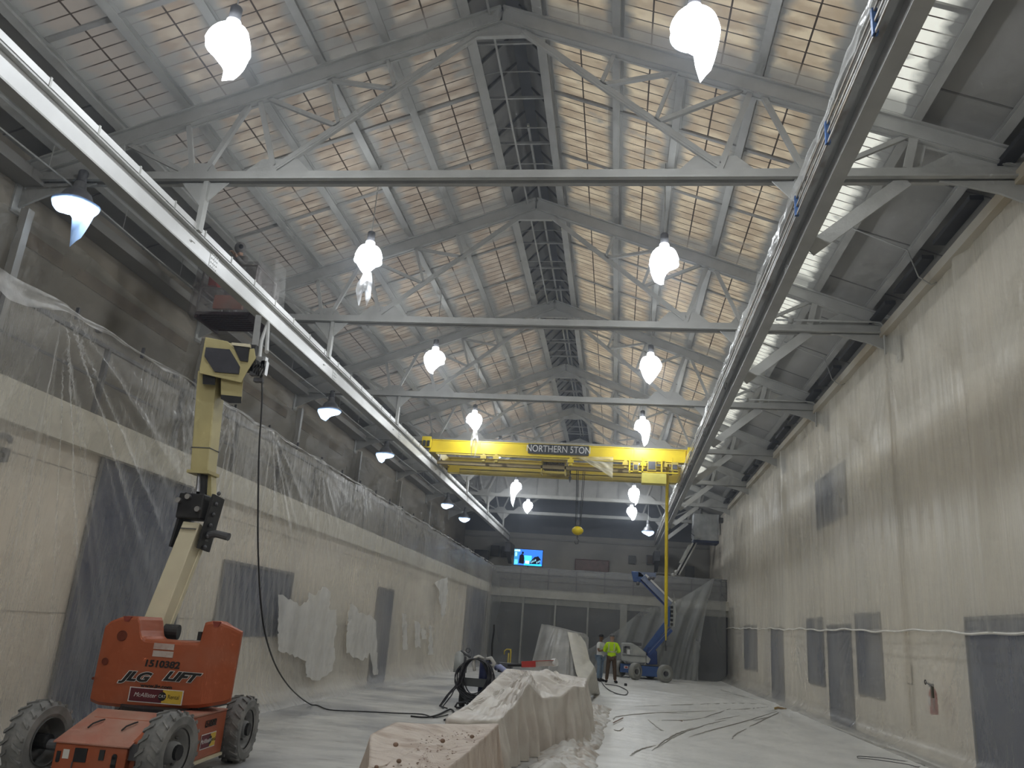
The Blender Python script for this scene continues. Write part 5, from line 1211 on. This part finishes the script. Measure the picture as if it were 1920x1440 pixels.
MB().tube([(cx-.42, cy0+.25, 1.15), (cx-.35, cy0+.2, 1.12), (cx-.18, cy0+.1, 1.04)], .025, 8).lathe([(.04, 0), (.055, .01), (.055, .03), (.04, .04), (.04, 0)], (cx-.26, cy0+.2, 1.18), 14, 'y').build('tap_lever', DARKM, t)
MB().tube([(cx-.02, cy0-.14, .78), (cx-.05, cy0-.16, .95), (cx-.03, cy0-.14, 1.05), (cx+.03, cy0-.08, 1.08), (cx+.14, cy0, 1.03)], .035, 10).build('white_hook', paint('white_wrap', (.6, .58, .54)), t, smooth=True)
MB().tube([(cx+.2, cy0, 1.03), (cx+.3, cy0-.02, 1.06), (cx+.38, cy0, .96), (cx+.33, cy0-.03, .9)], .045, 10).build('white_rag', paint('white_wrap_b', (.6, .58, .54)), t, smooth=True)
r2 = random.Random(3)
HOSE = paint('black_hose', (.022, .022, .026), (.06, .06, .065), .45, scale=8)
for k in range(15):
    m = MB(); rxx = .30+r2.uniform(-.05, .09); rz_ = .42+r2.uniform(-.06, .06); ox = r2.uniform(-.06, .08); oy = r2.uniform(-.2, -.06); pts = []
    for i in range(37):
        a = 2*math.pi*i/36; zz = 1.03-rz_+rz_*math.cos(a)-(.0 if math.cos(a) > 0 else .05*r2.random()*0); pts.append((cx+ox*(1-math.cos(a))*.5+rxx*math.sin(a)*(1+.12*math.sin(a*2+k)), cy0+oy+.03*math.sin(a*3+k), zz))
    m.tube(pts, .015, 6).build('hose_coil', HOSE, t, smooth=True)
for k in range(4):
    x = cx+r2.uniform(-.3, -.1); MB().tube([(x, cy0-.2, .9), (x-.1, cy0-.25, .5), (x-.2-.05*k, cy0-.3, .25), (x-.35-.04*k, cy0-.35, .03), (x-.28, cy0-.6, .02)], .013, 6).build('hanging_hose', HOSE, t, smooth=True)
m = MB().tube([(cx-.3, cy0-.4, .03), (cx-.15, cy0-.5, .05), (cx-.02, cy0-.4, .08), (cx-.1, cy0-.3, .16), (cx-.3, cy0-.35, .12), (cx-.32, cy0-.45, .05)], .022, 8)
m.build('hose_end_loop', HOSE, t, smooth=True)

# ================================================================== BLUE BOOM LIFT (far)
YB = 38.2
t = thing('boom_lift', (1.5, YB, 0), 0, 'blue articulating boom lift with grey cowl parked at the far right', 'boom lift')
def B(u, v, y=YB): return atY(u, v, y)
def bb(u0, v0, u1, v1, y, dy, name, mat, par=t, **k):
    p = B(u0, v0, y); q = B(u1, v1, y); return MB().boxb(min(p.x, q.x), max(p.x, q.x), y, y+dy, max(0.02, min(p.z, q.z)), max(p.z, q.z)).build(name, mat, par, **k)
def fwheel(x, y, r, rz):
    o = MB().cyl((-.11, 0, 0), (.11, 0, 0), .1, 12).build('wheel', DARKM, t, world=False); o.location = Vector((x, y, r))-Vector(t.location); o.rotation_euler = (0, 0, rz)
    MB().lathe([(.2, -.12), (r*.92, -.13), (r, -.08), (r, .08), (r*.92, .13), (.2, .12)], (0, 0, 0), 32, 'x').build('tire', paint('pale_tire', (.26, .26, .24)), o, world=False, smooth=True)
    MB().lathe([(.22, .09), (.17, .10), (.12, .04), (.001, .05)], (0, 0, 0), 24, 'x').lathe([(.22, -.09), (.17, -.10), (.12, -.04), (.001, -.05)], (0, 0, 0), 24, 'x').build('rim', GRAYC, o, world=False, smooth=True)
a = atZ(1191, 1275); b = atZ(1247, 1280); c = atZ(1163, 1267); d_ = atZ(1210, 1266)
fwheel(a.x, a.y, .35, R(-38)); fwheel(b.x, b.y, .36, R(-62)); fwheel(c.x-.05, c.y-1.2, .35, R(-38)); fwheel(b.x-.5, 39.6, .36, R(-62))
bb(1163, 1244, 1186, 1262, 38.2, .9, 'chassis_front', BLUE); bb(1199, 1248, 1236, 1270, 37.9, 1.0, 'chassis', BLUE, bevel=.02); bb(1180, 1250, 1245, 1262, 38.9, .6, 'chassis_frame', BLUE)
lg = bb(1170, 1248, 1178, 1254, 38.18, .02, 'white_logo_plate', paint('logo_plate', (.7, .65, .65)))
MB().prism([B(1171, 1250, 38.17), B(1175, 1249.5, 38.17), B(1177.5, 1252, 38.17), B(1173, 1253, 38.17)], (0, .01, 0)).build('red_mark', RED, lg)
m = MB(); m.prism([B(1165, 1205, 37.9), B(1186, 1206, 37.9), B(1198, 1213, 37.9), B(1211, 1224, 37.9), B(1212, 1243, 37.9), B(1185, 1243, 37.9), B(1165, 1238, 37.9)], (0, 1.1, 0)); cw = m.build('grey_cowl', GRAYC, t, bevel=.05)
bb(1167, 1228, 1212, 1231, 37.86, .05, 'cowl_groove', DARKM, cw); bb(1169, 1212, 1174, 1224, 37.86, .05, 'cowl_handle', DARKM, cw); bb(1172, 1211, 1181, 1215, 37.86, .05, 'cowl_handle', DARKM, cw); bb(1176, 1218, 1181, 1227, 37.85, .05, 'paper_note', WHITE_B, cw)
bb(1184, 1204, 1203, 1211, 37.95, .8, 'dark_hood', DARKM)
m = MB(); m.prism([B(1214, 1214, 38.0), B(1226, 1215, 38.0), B(1232, 1222, 38.0), B(1233, 1246, 38.0), B(1212, 1246, 38.0)], (0, .8, 0)); m.build('turret', paint('deep_blue', (.02, .045, .16)), t, bevel=.03)
m = MB(); m.prism([B(1212, 1228, 37.95), B(1220, 1236, 37.95), B(1216, 1244, 37.95), B(1212, 1243, 37.95)], (0, .1, 0)); m.build('turret_plate', GRAYC, t)
p = B(1210, 1222, 38.3); q = B(1252, 1166, 38.3); MB().bar(p, q, .26, .28, (0, -1, 0)).build('lower_boom', BLUE, t, bevel=.015)
p = B(1216, 1226, 38.1); q = B(1258, 1180, 38.1); MB().bar(p, q, .2, .22, (0, -1, 0)).build('lower_boom_pair', paint('navy_boom', (.03, .07, .22)), t); MB().bar(p+Vector((0, -.12, .05)), q+Vector((0, -.12, .05)), .025, .02, (0, -1, 0)).build('boom_stripe', BLUEL, t)
for u in (1252, 1262): 
    MB().prism([B(u-6, 1175, 38.1), B(u+3, 1175, 38.1), B(u+6, 1150, 38.1), B(u+3, 1128, 38.1), B(u-5, 1128, 38.1)], (0, .05, 0)).build('knuckle_plate', GRAYC if u > 1255 else BLUE, t)
for k in range(5): bb(1257, 1136+k*8, 1262, 1141+k*8, 38.02, .06, 'knuckle_gap', BLACK)
p = B(1256, 1135, 38.2); q = B(1204, 1083, 38.2); MB().bar(p, q, .30, .28, (0, -1, 0)).build('upper_riser', BLUEL, t, bevel=.015); MB().bar(p+Vector((.1, -.16, .16)), q+Vector((.14, -.16, .14)), .08, .05, (0, -1, 0)).build('white_edge', WHITE_B, t); MB().bar(p+Vector((-.13, -.1, -.1)), q+Vector((-.10, -.1, -.1)), .09, .08, (0, -1, 0)).build('riser_navy_rail', paint('navy_boom2', (.03, .06, .2)), t)  # navy rail runs along the lower side of the riser
hd_ = MB().prism([B(1184, 1071, 38.1), B(1200, 1072, 38.1), B(1215, 1086, 38.1), B(1198, 1092, 38.1), B(1188, 1090, 38.1)], (0, .4, 0)).build('boom_head', BLUE, t, bevel=.02)
bb(1197, 1072, 1230, 1083, 38.1, .3, 'main_boom', BLUEL); bb(1228, 1073.5, 1264, 1075.5, 38.15, .06, 'boom_inner_rail', WHITE_B); bb(1228, 1079, 1264, 1081, 38.15, .06, 'boom_inner_rail', WHITE_B); bb(1228, 1076, 1264, 1078.5, 38.2, .1, 'boom_inner', DARKM)
for u, v in ((1218, 1085), (1224, 1084), (1196, 1094), (1262, 1078), (1268, 1072)): MB().ball(B(u, v, 38.05), .09, 8).build('joint_fitting', DARKM if v > 1080 else WHITE, t)
for du, dy_, mt in ((0, 0, WHITE_B), (4, .05, BLACK), (7, 0, WHITE)):
    MB().bar(B(1266+du, 1078, 38.2+dy_), B(1299+du, 1018, 38.4+dy_), .07, .07, (0, -1, 0)).build('jib_arm', mt, t)
MB().bar(B(1275, 1056, 38.1), B(1293, 1022, 38.2), .10, .10, (0, -1, 0)).build('jib_cylinder', GRAYC, t)
bt = thing('lift_basket', B(1326, 1018, 38.6), 0, 'grey plastic-wrapped basket of the blue lift under the roof by the right wall', 'lift basket')
p = B(1301, 964, 38.2); q = B(1348, 1014, 38.2)
MB().boxb(p.x, q.x, 38.2, 39.2, q.z-.12, q.z).build('basket_floor', paint('dark_blue_floor', (.02, .03, .08)), bt)
m = MB()
for x in (p.x+.05, (p.x+q.x)/2, q.x-.05):
    for y in (38.25, 39.15): m.cyl((x, y, q.z), (x, y, p.z), .022, 8)
for z in (q.z+.5, p.z):
    m.cyl((p.x+.05, 38.25, z), (q.x-.05, 38.25, z), .022, 8).cyl((p.x+.05, 39.15, z), (q.x-.05, 39.15, z), .022, 8).cyl((p.x+.05, 38.25, z), (p.x+.05, 39.15, z), .022, 8)
m.build('guard_rail', BLUEL, bt)
a = np.linspace(0, 1, 50)[None, :]; b = np.linspace(0, 1, 14)[:, None]; per = np.array([(p.x, 38.15), (q.x, 38.15), (q.x, 39.25), (p.x, 39.25), (p.x, 38.15)])
X = np.interp(a, ka, per[:, 0])+.03*nz2(a*40, b*4, 91, 1.3); Y = np.interp(a, ka, per[:, 1])+.03*nz2(a*41, b*4, 92, 1.3)
grid('plastic_wrap', np.stack([X+0*b, Y+0*b, p.z+.03-b*(p.z-q.z+.05)+0*a], -1), film('basket_film_b', (.58, .6, .6), (.5, .8), 3), bt)
MB().boxb(q.x-.1, q.x+.25, 38.5, 39.0, p.z-.25, p.z-.05).cyl(((p.x+q.x)/2-.2, 38.6, p.z), ((p.x+q.x)/2-.2, 38.6, p.z+.32), .07, 10).build('spray_gear', DARKM, bt)
MB().tube([(p.x+.02, 38.1, q.z+.15), (p.x-.12, 38.1, q.z+.25), (p.x-.2, 38.1, q.z+.1), (p.x-.08, 38.1, q.z-.05)], .02, 6).build('hose_loop', DARKM, bt)

# ================================================================== FAR MEZZANINE THINGS
yT = 43.0
a = atY(965, 1029, yT); b = atY(1016, 1062, yT)
t = thing('television', ((a.x+b.x)/2, yT, 3.72), 0, 'lit television on a stand on the far mezzanine showing a man beside machinery', 'television')
wT = b.x-a.x; hT = a.z-b.z; x0t, z0t = a.x, b.z
MB().boxb(x0t-.03, b.x+.03, yT, yT+.07, z0t-.03, a.z+.03).build('bezel', BLACK, t)
MB().boxb((a.x+b.x)/2-.04, (a.x+b.x)/2+.04, yT+.06, yT+.12, 3.74, z0t+.3).boxb((a.x+b.x)/2-.3, (a.x+b.x)/2+.3, yT-.1, yT+.25, 3.72, 3.76).build('stand', DARKM, t)
sc = MB().boxb(x0t, b.x, yT-.004, yT, z0t, a.z).build('screen', glow('screen_blue', (.03, .16, .75), 1.6), t)
def scr(fx0, fx1, fz0, fz1, col, s, k=1): MB().boxb(x0t+fx0*wT, x0t+fx1*wT, yT-.004-.003*k, yT-.004, z0t+fz0*hT, z0t+fz1*hT).build('screen_shape', glow('scr', col, s), sc)
scr(0, .16, .0, 1, (.05, .3, .6), 1.2); scr(.03, .1, .55, .8, (.3, .7, .9), 2.2); scr(.02, .14, .05, .35, (.1, .5, .7), 2)
scr(.36, .62, .3, .62, (.05, .55, .85), 2.2, 1); scr(.36, .98, .0, .12, (.02, .35, .8), 2.4, 1); scr(.4, .55, .1, .3, (.5, .8, 1), 2, 1); scr(.0, .2, .85, .98, (.4, .75, .95), 2, 1)
dk = glow('scr_dark', (.01, .012, .03), .5)
m = MB(); y_ = yT-.012; f_ = lambda fx, fz: (x0t+fx*wT, y_, z0t+fz*hT)
m.prism([f_(.17, .12), f_(.36, .08), f_(.37, .45), f_(.33, .66), f_(.27, .70), f_(.20, .62)], (0, .004, 0)).prism([f_(.26, .7), f_(.33, .7), f_(.34, .84), f_(.27, .86)], (0, .004, 0)).build('screen_shape', dk, sc)
m = MB(); m.prism([f_(.55, .1), f_(.9, .12), f_(.95, .4), f_(.85, .62), f_(.72, .55), f_(.6, .3)], (0, .004, 0)).build('screen_shape', dk, sc)
for i in range(7): scr(.6+.05*i, .63+.05*i, .15+.05*(i % 4), .22+.05*(i % 4)+.05, (.2, .45, .6), 1.6, 4)
def wallthing(name, label, cat, u0, v0, u1, v1, y, mat, dy=.05, frame=None):
    p = atY(u0, v0, y); q = atY(u1, v1, y)
    if name == 'dark_cabinet': q.z = 3.725
    o = MB().boxb(min(p.x, q.x), max(p.x, q.x), y, y+dy, min(p.z, q.z), max(p.z, q.z)).build(name, mat)
    tag(o, label, cat)
    if frame:
        tt = .05; m = MB(); xx0, xx1, zz0, zz1 = min(p.x, q.x), max(p.x, q.x), min(p.z, q.z), max(p.z, q.z)
        m.boxb(xx0-tt, xx0, y-.02, y+dy, zz0-tt, zz1+tt).boxb(xx1, xx1+tt, y-.02, y+dy, zz0-tt, zz1+tt).boxb(xx0, xx1, y-.02, y+dy, zz1, zz1+tt).boxb(xx0, xx1, y-.02, y+dy, zz0-tt, zz0)
        m.build('frame', frame, o)
    return o
yW = Y1-.14
wallthing('wall_board', 'dull framed reddish board on the far upper wall, centre', 'board', 1080, 1049, 1140, 1073, yW-.02, paint('dull_pink_board', (.22, .15, .14), (.15, .12, .11)), .05, paint('dark_red_frame', (.10, .04, .035)))
wallthing('wall_vent', 'small square grey grille high on the far wall, right of centre', 'vent', 1180, 1043, 1190, 1056, yW, paint('vent_gray', (.12, .12, .11)), .05, DARKM)
wallthing('wall_panel', 'dark barred panel on the far wall below the end of the right runway beam', 'panel', 1214, 1042, 1229, 1058, yW, paint('dark_brown_panel', (.09, .065, .045)), .05, DARKM)
wallthing('wall_picture', 'dim square picture high on the far wall left of the television', 'picture', 922, 1024, 934, 1042, yW, paint('dim_picture', (.16, .16, .15)), .05, DARKM)
wallthing('wall_picture', 'wider dim picture just left of the television on the far wall', 'picture', 942, 1026, 958, 1044, yW, paint('dim_picture_b', (.13, .13, .125)), .05, DARKM)
wallthing('dark_cabinet', 'dark cabinet standing on the far mezzanine at the right end', 'cabinet', 1286, 1061, 1302, 1112, 46, paint('dark_cabinet', (.04, .04, .042)), .5)
wallthing('dark_cabinet', 'low dark cabinet at the left end of the far mezzanine', 'cabinet', 890, 1030, 910, 1096, 49, paint('dark_cabinet_b', (.04, .04, .042)), .5)
for x, nm in ((XBL, 'left'), (XBR, 'right')):
    m = MB(); m.boxb(x-.18, x+.18, 50.3, Y1-.12, 6.3, 6.88).prism([(x-.14, 50.3, 6.3), (x+.14, 50.3, 6.3), (x+.1, 51.8, 5.7), (x-.1, 51.8, 5.7)], (0, .3, 0))
    tag(m.build('beam_corbel', DARKM), 'dark bracket carrying the far end of the %s runway beam' % nm, 'bracket')

# ================================================================== RIGHT WALL THINGS
t = thing('fire_extinguisher', (5.66, 15.75, .75), 0, 'red fire extinguisher hanging on the right wall behind the plastic', 'fire extinguisher')
e0 = atX(1750, 1312, 5.52); ex, ey, ez = 5.52, e0.y, e0.z
t.location = (ex, ey, ez-.25)
MB().lathe([(.001, -.24), (.06, -.24), (.065, -.22), (.065, .1), (.05, .16), (.025, .19), (.025, .22), (.001, .22)], (ex, ey, ez), 20).build('cylinder', RED, t, smooth=True)
MB().boxb(ex-.02, ex+.02, ey-.02, ey+.1, ez+.2, ez+.26).tube([(ex, ey+.02, ez+.24), (ex-.02, ey+.16, ez+.27)], .012, 6).build('valve_handle', BLACK, t)
MB().tube([(ex, ey-.02, ez+.23), (ex-.03, ey-.1, ez+.15), (ex-.03, ey-.1, ez-.05), (ex-.03, ey-.08, ez-.18)], .012, 6).build('discharge_hose', BLACK, t)
MB().boxb(ex-.067, ex-.06, ey-.04, ey+.04, ez-.1, ez+.05).build('label_sticker', WHITE_B, t)
t = thing('hanging_tag', (5.3, 16.1, 1.4), 0, 'small dark ring and tag on cords poking out of the plastic above the extinguisher', 'tag')
a = atX(1735, 1279, 5.3); b = atX(1749, 1298, 5.3)
MB().tube([Vector((5.3, a.y+.035*math.cos(k*.524), a.z+.035*math.sin(k*.524))) for k in range(13)], .008, 6).build('ring', BLACK, t, smooth=True)
MB().boxb(5.28, 5.31, b.y-.03, b.y+.03, b.z-.09, b.z+.09).build('dark_tag', paint('olive_tag', (.09, .085, .06)), t)
MB().bar(a+Vector((0, -.03, -.01)), b+Vector((0, 0, .09)), .01, .01).build('cord', DARKM, t)
m = MB(); py = 16.9*1.03
m.cyl((5.66, py, .4), (5.66, py, 8.0), .045, 10).boxb(5.6, 5.72, py-.07, py+.07, 1.25, 1.6)
tag(m.build('wall_conduit', WALL), 'beige conduit pipe with small box rising behind the plastic near the extinguisher', 'conduit')
# conduits along two tie beams, bending down at the right wall
for k, ty in enumerate((16.64, 22.68)):
    m = MB(); m.tube([(3.2, ty-.15, 8.42), (5.2, ty-.15, 8.42), (5.33, ty-.15, 8.40), (5.38, ty-.15, 8.33), (5.38, ty-.15, 7.7)], .022, 8)
    m.boxb(3.45, 3.55, ty-.18, ty-.1, 8.36, 8.46)
    tag(m.build('tie_conduit', WHITE, smooth=True), ['painted conduit on the right end of the second tie beam bending down the wall', 'painted conduit on the right end of the third tie beam bending at the wall'][k], 'conduit')
# curved wires from the roof boards to the right wall
for k, ty in enumerate((13.7, 19.7)):
    m = MB(); m.tube([(4.0, ty, zt(6.15)-.02), (5.0, ty+.1, zt(7.15)-.05), (5.15, ty+.1, 8.2), (5.35, ty+.1, 8.05), (5.45, ty+.1, 8.1)], .012, 6)
    tag(m.build('roof_wire', WHITE, smooth=True), ['thin curved wire from the roof to the wall head before the second truss', 'thin curved wire from the roof to the wall head before the third truss'][k], 'wire')
# letter on the left wall
g_ = atX(2, 842, -6.5)
text_o = text('G', None, .42, paint('gray_metal_letter', (.11, .11, .115)), (-6.50, g_.y-.02, g_.z), (0, 1, 0), (0, 0, 1), name='wall_letter', ext=.02, off=.008)
tag(text_o, 'dark metal letter G on the left wall at the picture edge', 'letter')
# small things on the floor
p = atZ(1173, 1284, .05); tag(MB().lathe([(.05, 0), (.055, .02), (.05, .09), (.001, .095)], (p.x, p.y, .01), 14).build('floor_cup', BLACK, smooth=True), 'small dark cup-like object on the floor beside the looped cable', 'cup')
p = atZ(1463, 1329, .05); m = MB().tube([(p.x-.15, p.y, .05), (p.x-.05, p.y+.1, .07), (p.x+.08, p.y+.05, .06), (p.x+.16, p.y-.05, .05)], .03, 8)
tag(m.build('rope_bundle', WOOD, smooth=True), 'small tan rope bundle where the floor sheeting meets the right wall', 'rope')
r4 = random.Random(9)
for k, (u, v, du, dv, lab) in enumerate(((1150, 1355, 18, -9, 'dark twig-like scrap on the white sheeting right of the benches'), (1275, 1351, 4, 1, 'short dark scrap in the middle of the white sheeting'))):
    a = atZ(u, v, .04); b = atZ(u+du, v+dv, .04); tag(MB().bar(a, b, .02, .015).build('floor_scrap', RUBBLE), lab, 'scrap')

# thin dark lines along creases of the floor sheeting, running out from the wall gather
fs_ = [o for o in COL.objects if o.name.startswith('floor_plastic_sheet')][0]
GR = paint('crease_line', (.36, .34, .31), (.5, .48, .45), .7, scale=20)
r5 = random.Random(21)
segs = [((1468, 1330), (1420, 1338), (1340, 1352)), ((1462, 1333), (1400, 1353), (1330, 1372), (1290, 1384)), ((1466, 1334), (1430, 1352), (1405, 1364)), ((1470, 1334), (1440, 1346), (1412, 1352)), ((1360, 1352), (1320, 1362), (1275, 1378), (1230, 1405)), ((1300, 1366), (1260, 1382), (1222, 1410)), ((1335, 1345), (1290, 1352), (1240, 1352)), ((1400, 1368), (1380, 1378), (1372, 1388)), ((1290, 1340), (1230, 1338), (1160, 1345), (1150, 1352)), ((1440, 1322), (1380, 1320), (1300, 1322), (1190, 1326)), ((1450, 1326), (1350, 1334), (1220, 1338)), ((1340, 1300), (1380, 1304), (1420, 1314)), ((1230, 1400), (1200, 1408), (1180, 1420)), ((1370, 1330), (1340, 1340), (1310, 1350)), ((1215, 1350), (1235, 1368), (1245, 1372)), ((1150, 1370), (1160, 1372), (1170, 1366))]
for g__ in segs:
    P = np.array([tuple(atZ(u, v, .0)) for u, v in g__]); Q = cr(P, np.linspace(0, len(P)-1, len(P)*7)); n_ = len(Q)
    m = MB(); m.tube([(x+r5.uniform(-.012, .012), y+r5.uniform(-.02, .02), .020) for x, y, z in Q], lambda f: .003+.007*math.sin(math.pi*f), 6); m.build('crease_line', GR, fs_)

# ================================================================== HAZE
hm, ht_, hN = nt('paint_mist'); vs_ = hN('ShaderNodeVolumeScatter', i_Anisotropy=.35); vs_.inputs[0].default_value = (.80, .87, 1, 1)
htc = hN('ShaderNodeTexCoord'); hsp = hN('ShaderNodeSeparateXYZ'); hmr = hN('ShaderNodeMapRange')
hmr.inputs[1].default_value = 3.5; hmr.inputs[2].default_value = 7.5; hmr.inputs[3].default_value = .001; hmr.inputs[4].default_value = .0095
ht_.links.new(htc.outputs['Object'], hsp.inputs[0]); ht_.links.new(hsp.outputs[2], hmr.inputs[0]); ht_.links.new(hmr.outputs[0], vs_.inputs['Density'])
ho_ = hN('ShaderNodeOutputMaterial'); ht_.links.new(vs_.outputs[0], ho_.inputs['Volume'])
cy.volume_step_rate = 8; cy.volume_max_steps = 24
hz = MB().boxb(XL-.4, XR+.5, Y0-.4, Y1+.4, -.4, 13.2).build('paint_mist', hm)
tag(hz, 'thin bluish paint mist hanging in the air under the roof of the hall', 'haze', kind='stuff')
